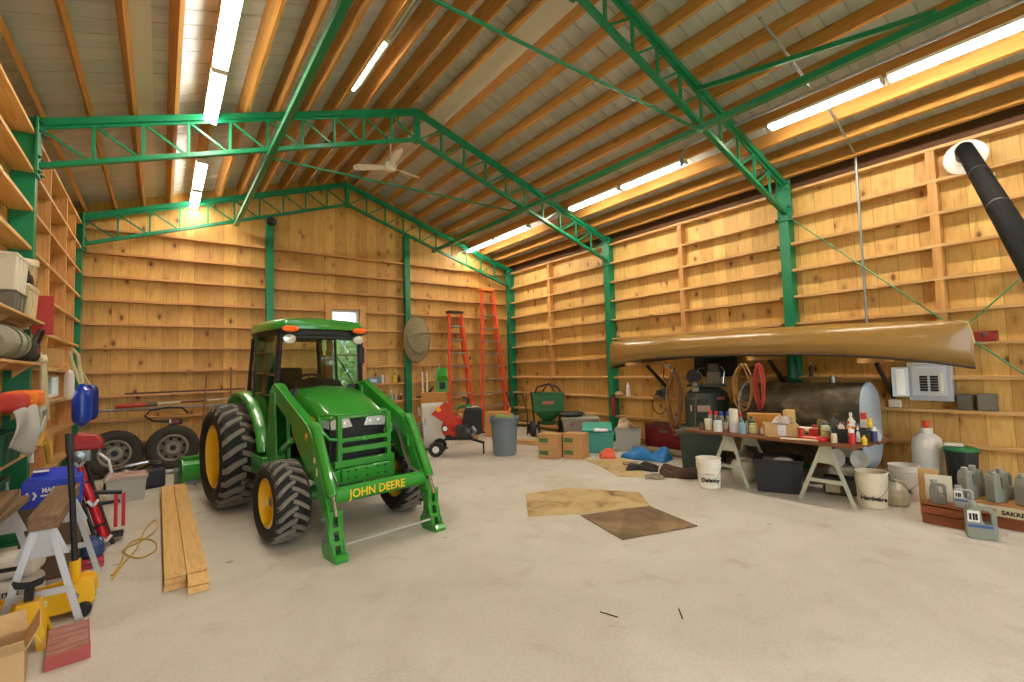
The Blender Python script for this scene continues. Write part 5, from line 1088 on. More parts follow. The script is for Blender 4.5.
# bottles on the girts left of the gable column
Z7, Z8, Z9 = 1.319, .913, .507; YS = 10.46
o = thing('carton', 'blue box lying on the upper girt shelf beside the window', 'box', (3.85, YS, Z7), 0); MB().b2((-.16, -.05, 0), (.14, .05, .14)).build('body', C('#5f7f9e'), o, bev=.004); MB().b2((-.1, -.0515, .03), (.06, -.05, .11)).build('print', C('#b9c9d6'), o)
rows = [(4.06, Z7, .035, .24, '#d9d6cf', '#2a2422', 'bottle', 'white bottle with black cap on the upper girt shelf'),
 (4.15, Z7, .03, .2, '#c9a58c', '#d8d2c6', 'bottle', 'tan bottle beside the white one on the upper girt shelf'),
 (4.36, Z7, .05, .22, '#d9b22c', '#2a2422', 'bottle', 'yellow oil bottle on the upper girt shelf'),
 (4.47, Z7, .03, .18, '#3a2c28', '#2a2422', 'bottle', 'slim dark bottle beside the yellow oil bottle'),
 (3.98, Z8, .055, .2, '#2d2826', '#241f1e', 'bottle', 'black round bottle on the middle girt shelf'),
 (4.12, Z8, .03, .12, '#ddd6c8', '#cfc5b2', 'jar', 'small cream jar on the middle girt shelf'),
 (4.27, Z8, .045, .24, '#8fa08a', '#d5d3ca', 'pump', 'grey green spray bottle on the middle girt shelf'),
 (4.37, Z8, .035, .14, '#a9b0a8', '#cfc5b2', 'jar', 'grey jar beside the spray bottle on the middle girt shelf'),
 (4.5, Z8, .03, .15, '#a9442f', '#d8d2c6', 'spray', 'red spray can on the middle girt shelf'),
 (4.16, Z9, .045, .2, '#b9b8ac', '#cfc9bb', 'jar', 'glass jar closest to the tractor on the lowest girt shelf'),
 (4.27, Z9, .03, .22, '#3b3531', '#2a2422', 'bottle', 'dark bottle on the lowest girt shelf'),
 (4.37, Z9, .04, .19, '#c9c4b6', '#d8d2c6', 'jar', 'pale jar in the middle of the lowest girt shelf'),
 (4.47, Z9, .035, .2, '#c4bca9', '#d8d2c6', 'jar', 'cream jar on the lowest girt shelf, second from the column'),
 (4.55, Z9, .03, .18, '#cfc0b0', '#b9503c', 'spray', 'pale can with red cap on the lowest girt shelf against the column'),
 (4.95, Z9, .04, .2, '#d9d4c8', '#e9e4da', 'bottle', 'white bottle on the lowest girt shelf beyond the column')]
for x, z, r, h, c1, c2, k, lb in rows: bottle(x, YS, z, r, h, C(c1), C(c2), lb, k, 'bottles on the girts')
o = thing('speaker', 'small black box on the middle girt shelf against the column', 'box', (4.62-.07, YS+.0, Z8), 0) if False else None
tag(MB().loft([[(x, -.03, z-w_), (x, .03, z-w_), (x, .03, z+w_), (x, -.03, z+w_)] for x, z, w_ in ((-.2, .02, .015), (0, .03, .03), (.15, .14, .03), (.24, .24, .015))]).build('pruning_saw', mat('#3a2a22', .6, 0, .1)), 'dark curved blade tool standing on the middle girt shelf beyond the column', 'tool', None, None, (5.1, 10.44, Z8+.02))
# white cabinet, carton and green chute beside the tractor
o = thing('white_cabinet', 'white freestanding steel cabinet behind the red chipper', 'cabinet', (4.52, 8.78, 0), face(4.5, 8.6))
MB().b2((-.27, -.22, .03), (.27, .22, .93)).build('body', mat('#dcdad0', .45, 0, .05), o, bev=.01); MB().b2((-.25, -.235, .06), (.25, -.22, .9)).build('door', mat('#e2e0d7', .4, 0, .04), o, bev=.005); MB().b2((-.21, -.255, .5), (-.195, -.235, .64)).build('handle', STEEL, o); MB().b2((-.25, -.2, 0), (.25, .2, .03)).build('plinth', BLK, o)
carton(4.5, 8.78, .5, .36, .2, 'brown carton standing on the white cabinet', .931, face(4.5, 8.6), mat('#b07a3c', .8, 0, .1))
o = thing('discharge_chute', 'bright green plastic chute standing on the brown carton', 'chute', (4.72, 8.82, 1.133), face(4.7, 8.8))
MB().loft([[(-w_, y, z), (w_, y, z), (w_, y+d, z), (-w_, y+d, z)] for w_, y, d, z in ((.13, -.1, .2, 0), (.13, -.1, .2, .22), (.1, -.14, .2, .34), (.08, -.02, .1, .5))]).build('chute', JG, o, bev=.01); MB().b2((-.06, -.118, .06), (.06, -.1, .2)).build('opening', BLK, o); MB().bar((-.16, -.02, .28), (-.05, .0, .56), .1, .03).build('side_wing', JG, o, bev=.006)
for k, x in enumerate((4.98, 5.1)):
    tag(MB().tube([(0, 0, 0), (.0, .02, 1.55)], .02, 10).build('plastic_pipe', mat('#ddd8cc', .4, 0, .04)), ['white plastic pipe leaning on the wall, one closer to the column', 'white plastic pipe leaning on the wall, one closer to the ladders'][k], 'pipe', None, None, (x, 10.28, .0))
o = thing('hose_reel', 'red drum with grey hose coiled on top beside the white cabinet', 'hose reel', (3.93, 8.58, 0), face(4.2, 8.6))
MB().lathe([(0, 0), (.21, 0), (.22, .02), (.2, .06), (.2, .26), (.22, .3), (0, .3)], n=28).build('drum', mat('#c8452c', .45, 0, .08), o); MB().lathe([(.205, .05), (.215, .05), (.215, .09), (.205, .09)], n=28).build('band', BLK, o)
hz = MB(); hz.tube([(.19*math.cos(a), .19*math.sin(a), .32+.02*a/1.2/2) for a in [2*PI*k/18 for k in range(18*5)]], .016, 8); hz.build('coiled_hose', mat('#77736a', .6, 0, .1), o)
MB().lathe([(.03, .3), (.03, .5), (.07, .5), (.07, .54), (0, .54)], n=14).build('knob', mat('#8f2d22', .4, 0, .05), o)
o = thing('chipper', 'red and black wheeled wood chipper with hopper beside the grey trash can', 'wood chipper', (4.47, 7.82, 0), face(4.62, 7.75)-.1)
CHR_ = mat('#c8321f', .35, 0, .06, 4, coat=.3)
for s in (-1, 1):
    MB().lathe([(.05, -.04), (.12, -.05), (.135, -.02), (.135, .02), (.12, .05), (.05, .04)], (-.36, s*.22, .135), 22, 'y').build('wheel', RUB, o); MB().lathe([(0, -.045), (.06, -.045), (.07, -.03), (.07, .03), (.06, .045), (0, .045)], (-.36, s*.22, .135), 16, 'y').build('wheel_hub', C('#dcdad2'), o)
MB().tube([(-.36, -.24, .135), (-.36, .24, .135)], .016, 8).b2((-.2, -.12, .28), (.3, .12, .34)).bar((-.36, 0, .14), (-.18, 0, .32), .05, .04).bar((-.2, -.14, .36), (-.08, -.14, .36), .04, .04).build('frame', BLK, o)
MB().bar((.2, 0, .3), (.52, -.02, .2), .05, .04).bar((.5, -.02, .22), (.5, -.02, 0), .03, .03).build('tow_leg', BLK, o)
MB().loft([[(x-w_*.6, -w_, z-w_*.5), (x-w_*.6, w_, z-w_*.5), (x+w_*.6, w_, z+w_*.5), (x+w_*.6, -w_, z+w_*.5)] for x, z, w_ in ((-.33, .88, .2), (-.3, .85, .19), (-.1, .6, .1), (-.02, .5, .1))]).build('hopper', CHR_, o, bev=.008)
MB().lathe([(0, -.09), (.2, -.09), (.22, -.06), (.22, .06), (.2, .09), (0, .09)], (-.06, 0, .5), 28, 'y').b2((-.2, -.085, .3), (.08, .085, .5)).build('rotor_housing', CHR_, o, bev=.006)
MB().box((-.31, -.21, .86), (.08, .006, .09), (0, -.6, 0)).build('warning_label', C('#e89a2c'), o); MB().lathe([(0, 0), (.06, 0), (.06, .006), (0, .006)], (-.2, -.14, .5), 18, '-y').build('round_badge', BLK, o); MB().lathe([(0, 0), (.045, 0), (.045, .009), (0, .009)], (-.2, -.14, .5), 18, '-y').build('badge_face', C('#e8e4da'), o)
MB().box((.3, .02, .62), (.4, .34, .48), (0, .1, 0), .8, .85).build('collection_bag', mat('#232424', .85, 0, .2, 14), o, bev=.05, seg=3)
MB().box((.12, -.12, .46), (.24, .16, .2)).lathe([(0, -.1), (.09, -.1), (.1, 0), (.09, .06), (0, .08)], (.2, -.2, .44), 18, '-y').build('engine', mat('#3f3e3c', .4, .4, .15), o, bev=.01)
MB().tube([(.3, -.2, .52), (.36, -.22, .45), (.3, -.22, .36)], .045, 12).build('muffler', STEEL, o)
MB().tube([(.02, 0, .86), (.12, 0, .9), (.3, -.02, .9)], .03, 10).build('handle_grip', mat('#2f6e30', .5, 0, .1), o); MB().b2((.2, -.06, .87), (.42, .06, .885)).build('bag_clip', C('#d9d4c8'), o)
MB().tube([(.18, .1, .86), (.22, .1, 1.02), (.12, .1, 1.06)], .03, 10).build('exhaust_tube', BLK, o)
o = thing('trash_can', 'round grey plastic trash can standing open beside the chipper', 'trash can', (5.1, 7.16, 0), face(5, 7.2))
TG = mat('#6b7680', .5, 0, .06)
MB().lathe([(0, 0), (.2, 0), (.21, .01), (.245, .6), (.262, .605), (.262, .64), (.25, .645), (.27, .66), (.27, .7), (.25, .7), (.24, .62), (.195, .02), (0, .02)], n=36).build('body', TG, o)
for s in (-1, 1): MB().box((s*.268, 0, .61), (.04, .12, .03)).build('handle', TG, o, bev=.006)
cloth('trash', 'crumpled green and yellow packaging on top of the grey trash can', 'packaging', 5.1, 7.16, .66, .3, .28, .1, mat('#8a9150', .8, 0, .5, 14), 71)
o = thing('hose_nozzle', 'orange nozzle sticking out of the grey trash can', 'nozzle', (5.14, 7.08, .72), face(5, 7.2)); MB().tube([(-.02, 0, .02), (.03, 0, .1), (.05, 0, .14)], [.025, .02, .012], 10).build('barrel', C('#e2761f'), o); MB().tube([(.0, 0, .06), (.05, .0, .02)], .012, 8).build('grip', C('#e2761f'), o)
carton(5.62, 9.3, .44, .34, .58, 'tall brown carton behind the chipper, below the shorter ladder', 0, face(5.6, 9.3), mat('#b98a4c', .8, 0, .1))
carton(6.35, 9.2, .5, .36, .56, 'brown carton at the foot of the tall orange ladder', 0, face(6.3, 9.2)-.2, mat('#bd8d50', .8, 0, .1))
o = thing('reel_mower', 'green machine part with black fittings between tractor and hose drum', 'machine', (3.45, 9.05, 0), face(3.7, 8.9))
MB().b2((-.2, -.15, .1), (.25, .15, .42)).build('body', GS, o, bev=.03); MB().lathe([(.04, -.04), (.13, -.05), (.14, 0), (.13, .05), (.04, .04)], (-.15, -.18, .14), 20, 'y').lathe([(.04, -.04), (.13, -.05), (.14, 0), (.13, .05), (.04, .04)], (.2, -.18, .14), 20, 'y').build('wheel', BLK, o); MB().tube([(-.1, 0, .42), (-.1, 0, .62), (.12, 0, .62), (.12, 0, .42)], .015, 8).build('handle', BLK, o)
# gable wall by the tires
def pole(name, label, cat, p, q, r, m, parts=()):
    o = thing(name, label, cat, p, 0); d = V(q)-V(p)
    MB().tube([(0, 0, 0), d], r, 10).build('shaft', m, o)
    for nm, a, c_, rr, mm in parts: MB().tube([d*a, d*c_], rr, 12).build(nm, mm, o)
    return o
RUST = mat('#8a6a50', .7, .2, .2, 10)
o = pole('steel_pipe', 'long grey steel pipe lying on pegs across the gable wall above the spare tires', 'pipe', (-.95, 10.36, 1.07), (1.15, 10.36, 1.05), .024, mat('#9a9084', .5, .4, .1))
for x in (.35, 1.75): MB().tube([(x, .2, -.04), (x, -.04, -.035)], .012, 6).build('peg', STEEL, o)
pole('pole_saw', 'pole tool with fat red handle lying above the grey pipe on the gable wall', 'pole tool', (-.62, 10.32, 1.13), (1.1, 10.32, 1.16), .014, mat('#d8cdb8', .5, 0, .15, 3), [('grip', 0, .24, .036, mat('#b8412c', .5, 0, .08)), ('coupling', .24, .33, .04, mat('#6b5c44', .5, .3, .1)), ('brown_section', .52, .75, .018, mat('#7c3f2c', .5, 0, .1))])
pole('steel_pipe', 'dark thin pipe lying on the girt above the pole tool', 'pipe', (-.5, 10.425, 1.3335), (1.3, 10.425, 1.3335), .014, mat('#4a3a30', .6, .2, .1))
pole('rusty_pipe', 'rusty upright pipe leaning on the gable wall, one beside the spare tires', 'pipe', (.56, 10.12, .0), (.66, 10.26, 1.62), .016, RUST)
pole('rusty_pipe', 'rusty upright pipe leaning on the gable wall, one behind the tractor tire', 'pipe', (1.05, 10.12, .0), (1.04, 10.25, 1.75), .016, RUST)
def spare(x, y, r, label, rz, lean):
    o = thing('spare_tire', label, 'tire', (x, y, r), rz, 'spare tires on steel wheels'); o.rotation_euler = (lean, 0, rz)
    h = .11; ri = r*.58
    MB().lathe([(ri, -h*.8), (ri+.02, -h*.95), (r*.82, -h), (r*.95, -h*.8), (r, -h*.5), (r, h*.5), (r*.95, h*.8), (r*.82, h), (ri+.02, h*.95), (ri, h*.8)], n=44, ax='y', cap=False).build('tire', mat('#33302b', .85, 0, .25, 10), o, sharp=50)
    WM = mat('#8f8778', .45, .35, .15)
    MB().lathe([(ri+.005, -h*.8), (ri-.01, -h*.85), (ri-.025, -h*.8), (ri-.03, -h*.3), (ri*.86, -h*.1), (ri*.5, -h*.35), (ri*.46, -h*.5), (ri*.3, -h*.5), (ri*.28, -h*.2), (0, -h*.2)], n=40, ax='y', cap=False).build('rim', WM, o, sharp=45, thick=.004)
    for k in range(8):
        a = 2*PI*k/8+.2; MB().ball((ri*.7*math.cos(a), -h*.24, ri*.7*math.sin(a)), 1, 10, 6, (ri*.12, .012, ri*.12)).build('rim_slot', BLK, o)
    for k in range(5):
        a = 2*PI*k/5; MB().lathe([(.012, 0), (.012, .012), (0, .016)], (ri*.38*math.cos(a), -h*.52, ri*.38*math.sin(a)), 6, '-y').build('lug_nut', STEEL, o)
    MB().lathe([(ri*.2, 0), (ri*.2, .02), (0, .025)], (0, -h*.3, 0), 16, '-y').build('hub_hole', BLK, o)
    return o
spare(-.6, 10.12, .375, 'worn spare tire on grey wheel leaning in the corner behind the clear tote', 0, -.12)
spare(.17, 10.05, .385, 'worn spare tire on lighter silver wheel beside the green box scraper', -.05, -.12)
o = thing('rotary_tool', 'small red and black motor with looped black cord on top of the silver wheeled tire', 'power tool', (.2, 10.1, .775), 0)
MB().box((0, 0, .05), (.2, .1, .1)).build('motor', BLK, o, bev=.015); MB().b2((-.05, -.055, .02), (.05, -.05, .09)).build('red_cover', mat('#8f2d30', .4, 0, .05), o); MB().b2((-.09, -.056, .03), (-.06, -.05, .1)).build('white_label', C('#ded9cc'), o)
MB().tube([(-.1, 0, .06), (-.3, 0, .08), (-.42, 0, .18), (-.35, .02, .27), (-.1, .02, .3), (.1, .02, .28), (.18, 0, .18)], .016, 8).build('cord_loop', BLK, o)
# ------------------------------------------------------------------ floor by the left wall
BRD = board_mat('stacked_board', 1, ('#d2a05a', '#e0b56e', '#ebc684'))
bd = [(-.085, .0, .0, 0), (.085, -.17, .0, 0), (-.08, -.0, .045, .0), (.09, -.14, .045, .0), (-.083, .0, .09, .0), (.083, .01, .09, .0)]
dirb = math.atan2(.03, 3.9)
for k, (x, dy, z, e) in enumerate(bd):
    lb = ['lowest board of the floor pile on the wall side', 'lowest board of the floor pile on the tractor side, end jutting farthest', 'middle board of the floor pile on the wall side', 'middle board of the floor pile on the tractor side, end jutting out a little', 'top board of the floor pile on the wall side', 'top board of the floor pile on the tractor side'][k]
    o = MB().b2((-.066, -1.76, .0015), (.066, 1.76, .043)).build('board', BRD, bev=.002, seg=1)
    tag(o, lb, 'board', 'boards piled on the floor', None, (.155+x*.82, 6.22+dy, z), .006)
tote(-.36, 8.15, .42, .32, .3, CLR, 'clear plastic tote with reddish lid on the floor by the spare tires', 0, face(-.4, 8.1), lid=mat('#b5988c', .45, 0, .08))
o = thing('small_engine', 'chrome and black pump with pipes on the floor behind the clear tote', 'pump', (-.5, 9.05, 0), 0)
MB().box((0, 0, .16), (.3, .22, .3)).build('engine', BLK, o, bev=.02); MB().tube([(-.1, -.12, .3), (.1, -.16, .33), (.35, -.16, .36), (.5, -.1, .33)], .025, 10).build('chrome_pipe', CHR, o); MB().lathe([(0, 0), (.07, 0), (.08, .04), (0, .05)], (-.06, -.12, .2), 16, '-y').build('pulley', STEEL, o); MB().tube([(.15, 0, .2), (.4, -.02, .3), (.7, .1, .28)], .016, 8).build('hose', BLK, o)
o = thing('outboard_motor', 'black boxy motor with silver shaft lying on the floor beside the board pile', 'motor', (-.08, 8.75, 0), face(0, 8.5))
MB().box((0, 0, .14), (.26, .22, .27), (0, 0, .15)).build('cowl', mat('#25282e', .5, 0, .1), o, bev=.03); MB().tube([(-.12, -.02, .22), (-.32, -.05, .3), (-.45, -.03, .24)], .022, 10).build('shaft', CHR, o); MB().tube([(.12, 0, .2), (.34, .03, .18)], .035, 10).build('arm', STEEL, o)
# leaning red tube machine
o = thing('power_cart', 'leaning red tube with black straps and white chevron badges, under a red hood', 'machine', (-.53, 6.2, 0), 0)
A_, B_ = V((-.14, .12, .84)), V((.12, -.18, .045)); dd = B_-A_
MB().tube([A_, B_], .038, 16).build('main_tube', mat('#c02430', .25, .2, .05), o)
for s in (-1, 1): MB().tube([A_+V((s*.052, .03*s, .0)), B_+V((s*.05, .03*s, -.04))], .016, 8).build('side_rail', BLK, o)
for k in (.06, .3, .55, .8):
    MB().tube([A_+dd*k, A_+dd*(k+.025)], .046, 14).build('strap', BLK, o)
for k in (.1, .56, .97):
    c_ = A_+dd*k+V((0.01, -.05, .015)); b = MB()
    for s in (-1, 1): b.bar(c_+V((s*.04, 0, .03)), c_+V((0, 0, -.025)), .024, .012, (0, -1, 0))
    b.build('chevron_badge', C('#e6e2dc'), o)
MB().loft([[(-.17, -.1+y, z), (.08, -.1+y, z), (.08, .08+y, z), (-.17, .08+y, z)] for y, z in ((0, .92), (.0, .99))]+[[(-.12, -.06, 1.09), (.03, -.06, 1.06), (.03, .06, 1.06), (-.12, .06, 1.09)]]).build('hood', mat('#9e1f24', .35, 0, .06), o, bev=.02)
MB().box((-.08, 0, .87), (.14, .16, .12)).lathe([(0, 0), (.05, 0), (.06, .03), (0, .04)], (-.1, -.08, .87), 16, '-y').build('engine', STEEL, o, bev=.01)
MB().tube([(.04, -.04, .88), (.12, -.06, .8), (.14, -.04, .68), (.1, 0, .6)], .014, 6).build('lever', C('#dcd8d0'), o)
MB().tube([(-.02, .0, .5), (.16, .06, .46), (.22, .06, .45)], .02, 8).tube([(-.2, .08, .36), (.2, .1, .36)], .018, 8).build('arm', BLK, o)
for s in (0, .06): MB().b2((.16+s, .03, .12), (.19+s, .07, .44)).build('red_bracket', mat('#c02430', .3, .1, .05), o)
for s in (-1, 1): MB().bar((-.1, .1, .84), (-.14+s*.18, .28, .0), .03, .03).build('rear_leg', BLK, o)
MB().b2((-.12, -.06, .04), (.24, .06, .08)).build('base_bar', BLK, o)
# yellow cord on the floor
def cord(label, pts, r, m, name='extension_cord'):
    b = MB(); n = len(pts); sm = []
    for i in range(n-1):
        p0, p1, p2, p3 = [V(pts[max(0, min(n-1, i+k))]) for k in (-1, 0, 1, 2)]
        for q in range(6):
            t_ = q/6; sm.append(.5*((2*p1)+(-p0+p2)*t_+(2*p0-5*p1+4*p2-p3)*t_**2+(-p0+3*p1-3*p2+p3)*t_**3))
    sm.append(V(pts[-1])); b.tube(sm, r, 6); return tag(b.build(name, m), label, 'extension cord')
cord('yellow extension cord looped over the concrete beside the board pile', [(-.3, 5.0, .008), (-.24, 5.4, .008), (-.17, 5.75, .008), (-.12, 6.4, .008), (-.04, 6.7, .008), (-.03, 6.3, .008), (-.15, 5.95, .009), (-.27, 5.78, .008), (-.24, 5.6, .01), (-.14, 5.42, .008), (-.03, 5.55, .008), (-.04, 5.85, .008), (-.15, 5.98, .022), (-.24, 5.86, .022), (-.27, 5.3, .01), (-.31, 5.1, .008)], .007, mat('#c9a63a', .5, 0, .06))
# sawhorses with old timbers
G2 = mat('#c0c4c8', .4, .4, .08)
sawhorse('sawhorse', 'galvanised sawhorse carrying a thick brown timber above the yellow jack', -.6, 4.74, 0, .68, .98, .2, G2, 'galvanised sawhorses')
sawhorse('sawhorse', 'galvanised sawhorse carrying dark timbers, closest to the wall', -.93, 4.66, 0, .68, .98, .2, G2, 'galvanised sawhorses')
TB = board_mat('old_timber', 1, ('#5d4a35', '#7a6246', '#927a58'), .75)
tag(MB().b2((-.07, -.56, .0), (.075, .5, .09)).build('timber', TB, bev=.006), 'thick weathered brown timber lying on the sawhorse above the yellow jack', 'timber', None, None, (-.585, 4.66, .6815), R(1))
tag(MB().b2((-.1, -.6, .0), (.1, .52, .045)).build('timber', TB, bev=.004), 'dark flat timber lying on the sawhorse closest to the wall', 'timber', None, None, (-.92, 4.66, .6815), R(-2))
tag(MB().b2((-.06, -.5, .0), (.06, .5, .05)).build('timber', TB, bev=.004), 'narrow dark timber stacked on the flat timber by the wall', 'timber', None, None, (-.9, 4.7, .728), R(3))
# yellow floor jack, jack stand, block, carton
YJ = mat('#e9b414', .38, 0, .06, 5, coat=.3)
o = thing('floor_jack', 'yellow trolley jack with tall black handle under the timber', 'floor jack', (-.62, 4.52, 0), 0)
for s in (-1, 1):
    MB().prism([(-.42, .05), (-.42, .12), (-.1, .17), (.12, .2), (.2, .23), (.26, .21), (.27, .1), (.24, .05), (.1, .04)], s*.1-.005, s*.1+.005, 'y').build('side_plate', YJ, o, bev=.002)
    MB().lathe([(0, -.02), (.045, -.02), (.045, .02), (0, .02)], (.21, s*.125, .046), 18, 'y').build('wheel', BLK, o); MB().lathe([(0, -.02), (.03, -.02), (.03, .02), (0, .02)], (-.38, s*.125, .031), 16, 'y').build('wheel', BLK, o)
    MB().lathe([(.018, 0), (.018, .012), (0, .014)], (-.06, s*.105, .13), 10, (0, s, 0)).lathe([(.018, 0), (.018, .012), (0, .014)], (.17, s*.105, .14), 10, (0, s, 0)).build('pin', STEEL, o)
MB().b2((.1, -.095, .06), (.26, .095, .2)).build('power_unit', YJ, o, bev=.02); MB().bar((-.36, 0, .09), (.1, 0, .15), .12, .05).build('lift_arm', YJ, o, bev=.006); MB().lathe([(.05, 0), (.06, .03), (.03, .03), (.03, 0)], (-.37, 0, .12), 16).build('saddle', BLK, o)
MB().tube([(.15, .03, .18), (.148, .03, .34)], .032, 12).build('handle_socket', YJ, o); MB().tube([(.148, .03, .33), (.1, .06, 1.18)], .018, 12).build('handle', BLK, o); MB().tube([(.105, .057, 1.08), (.098, .061, 1.22)], .023, 12).build('handle_grip', mat('#2c3033', .6, 0, .1), o)
MB().b2((-.02, -.1075, .11), (.03, -.105, .15)).build('safety_label', C('#d9e0b8'), o); MB().b2((.13, -.1075, .15), (.17, -.105, .19)).build('round_label', C('#e8e4da'), o)
o = thing('jack_stand', 'yellow jack stand with black saddle standing on the floor beside the red painted block', 'jack stand', (-.63, 4.12, 0), face(-.6, 4.1)-.15)
for k in range(4):
    M_ = Matrix.Rotation(k*PI/2, 4, 'Z')
    MB().add([(-.1, -.1, 0), (-.05, -.1, 0), (-.045, -.085, .08), (0, -.08, .11), (.045, -.085, .08), (.05, -.1, 0), (.1, -.1, 0), (.045, -.045, .27), (-.045, -.045, .27)], [(0, 1, 2, 3, 4, 5, 6, 7, 8)], M_).build('side_plate', YJ, o, thick=.006)
MB().b2((-.048, -.048, .262), (.048, .048, .272)).build('top_plate', YJ, o); MB().b2((-.02, -.02, .25), (.02, .02, .34)).build('ratchet_bar', BLK, o)
MB().prism([(-.075, .4), (-.06, .36), (0, .345), (.06, .36), (.08, .4), (.05, .39), (0, .375), (-.05, .385)], -.025, .025, 'y').build('saddle', mat('#1f1f20', .6, .2, .1), o, bev=.004); MB().box((.03, -.074, .13), (.05, .004, .05), (-.2, 0, 0)).build('label', C('#e8e6e0'), o)
t = NT('weathered_red_wood', .8); n = t.noise(t.mapv((2, 14, 2)), 3, 5, .6); t.lk(t.ramp(n, [(.35, '#8f5546'), (.55, '#a7766a'), (.72, '#b08c82')]), t.b.inputs['Base Color'])
o = thing('ramp_block', 'worn wooden block with red painted edges on the floor below the jack', 'wooden block', (-.42, 3.92, 0), R(6)); MB().b2((-.1, -.2, .0), (.08, .2, .075)).build('plank', t.m, o, bev=.004); MB().b2((-.102, -.206, .002), (.088, -.2, .076)).b2((.08, -.2, .002), (.087, .2, .076)).build('red_edge', mat('#a8514a', .7, 0, .15), o)
carton(-.7, 3.62, .28, .28, .23, 'open cardboard carton with raised flaps at the lower corner of the view', 0, R(8), mat('#c9a878', .8, 0, .06), flaps=True)
# sacks, spray rig box and odds under the sawhorses
carton(-.72, 5.5, .34, .3, .58, 'plain brown carton against the wall holding up the blue printed box', 0, 0, mat('#6b5440', .8, 0, .1))
o = thing('sprayer_box', 'bright blue printed box with white logo on the brown carton by the wall', 'box', (-.71, 5.5, .5815), .05)
SB = mat('#2238b4', .45, 0, .04); b = MB(); b.b2((-.235, -.17, 0), (.235, .17, .22)); o.scale = (.76, .82, .95); b.build('body', SB, o, bev=.004)
b = MB(); b.loft([[(-.19, -.1, .22), (.19, -.1, .22), (.19, .13, .22), (-.19, .13, .22)], [(-.16, -.02, .3), (.16, -.02, .3), (.16, .05, .3), (-.16, .05, .3)]]); b.build('lid', SB, o); MB().b2((-.16, -.08, .285), (-.04, .02, .297)).build('white_slip', C('#e8e4da'), o)
text('MAGNUM', .058, C('#e8e8ea'), o, (.03, -.1715, .14), (PI/2, 0, 0), ext=.0008, bold=.002, sx=.85); text('X7', .065, C('#d8303c'), o, (.19, -.1715, .142), (PI/2, 0, 0), ext=.0008, bold=.002, sx=.85)
MB().b2((-.09, -.1715, .09), (.16, -.17, .105)).build('white_line', C('#e8e8ea'), o)
b = MB()
for s in (-1, 1): b.add([(-.165+s*.012, -.1715, .135), (-.165+s*.03, -.1715, .135), (-.165+s*.05, -.1715, .105), (-.165+s*.03, -.1715, .07), (-.165+s*.012, -.1715, .07), (-.165+s*.028, -.1715, .105)], [(0, 1, 2, 3, 4, 5)])
b.build('diamond_logo', C('#e8e8ea'), o, thick=.001)
o = thing('cement_sack', 'white paper sack with black lettering on the floor under the sawhorses', 'sack', (-.86, 4.97, 0), .1)
MB().box((0, 0, .1), (.36, .26, .19)).build('sack', mat('#d6d1c4', .85, 0, .12, 10), o, bev=.06, seg=3); MB().b2((-.13, -.1335, .03), (.12, -.125, .06)).build('black_band', INK, o); text('Same', .07, INK, o, (-.02, -.134, .12), (PI/2, 0, 0), ext=.003)
o2 = thing('cement_sack', 'upper white paper sack stacked on the lettered one under the sawhorses', 'sack', (-.86, 4.97, .197), -.1)
MB().box((0, 0, .085), (.34, .25, .16)).build('sack', mat('#d6d1c4', .85, 0, .12, 10), o2, bev=.055, seg=3); MB().b2((-.12, -.1285, .07), (.1, -.12, .1)).build('black_band', INK, o2)
o = thing('parts_case', 'flat red case on the floor under the brown timber', 'case', (-.46, 5.5, 0), .1); o.scale = (.55, .7, 1); MB().b2((-.13, -.12, .0), (.13, .12, .08)).build('case', mat('#c23048', .45, 0, .06), o, bev=.01); MB().b2((-.135, -.125, .038), (.135, .125, .044)).build('seam', INK, o); MB().b2((-.06, -.128, .05), (.06, -.12, .065)).build('handle', STEEL, o)
o = thing('plastic_jug', 'dark blue round jug on the flat red case', 'jug', (-.46, 5.5, .081), 0); o.scale = (.7, .7, .7); MB().lathe([(0, 0), (.09, 0), (.115, .04), (.11, .14), (.05, .2), (.03, .21), (.03, .24), (0, .24)], n=20).build('body', mat('#2f4a78', .45, 0, .1), o); MB().tube([(.02, 0, .22), (.08, 0, .22), (.1, 0, .16)], .01, 6).build('handle', mat('#2f4a78', .45, 0, .1), o)
# ------------------------------------------------------------------ left wall shelves
SHZ = [2.156, 1.75, 1.344, .938]
shl = ['highest plank shelf on the left wall, under the cream bins', 'plank shelf on the left wall under the grey rolled bag', 'plank shelf on the left wall under the orange cushion', 'plank shelf on the left wall between the green boxes']
for z, lb in zip(SHZ, shl):
    o = thing('shelf_board', lb, 'shelf', (-1.07, 5.72, z), 0, 'plank shelves on the left wall'); MB().b2((-.08, -1.15, .0), (.12, .86, .022)).build('plank', M_G, o, bev=.002)
    for y in (-1.0, -.1, .75): MB().prism([(-.08, 0), (.06, 0), (-.08, -.12)], y-.01, y+.01, 'y').build('bracket', M_G, o)
Zs = [z+.0225 for z in SHZ]
CRM = mat('#d8d0be', .5, 0, .06)
tote(-1.07, 5.62, .4, .23, .16, mat('#6d6a60', .5, 0, .1), 'dark tray under the cream box on the highest left shelf', Zs[0], PI/2, nm='tray', cat='tray')
tote(-1.07, 5.6, .44, .24, .3, CRM, 'tall cream box at the view edge on the highest left shelf', Zs[0]+.1605, PI/2, nm='storage_box', cat='storage box')
tote(-1.08, 6.2, .4, .22, .27, mat('#cfc09a', .5, 0, .06), 'cream bin with lid on the highest left shelf beside the red panel', Zs[0], PI/2, lid=mat('#d8cba8', .5, 0, .05), nm='storage_bin', cat='storage bin')
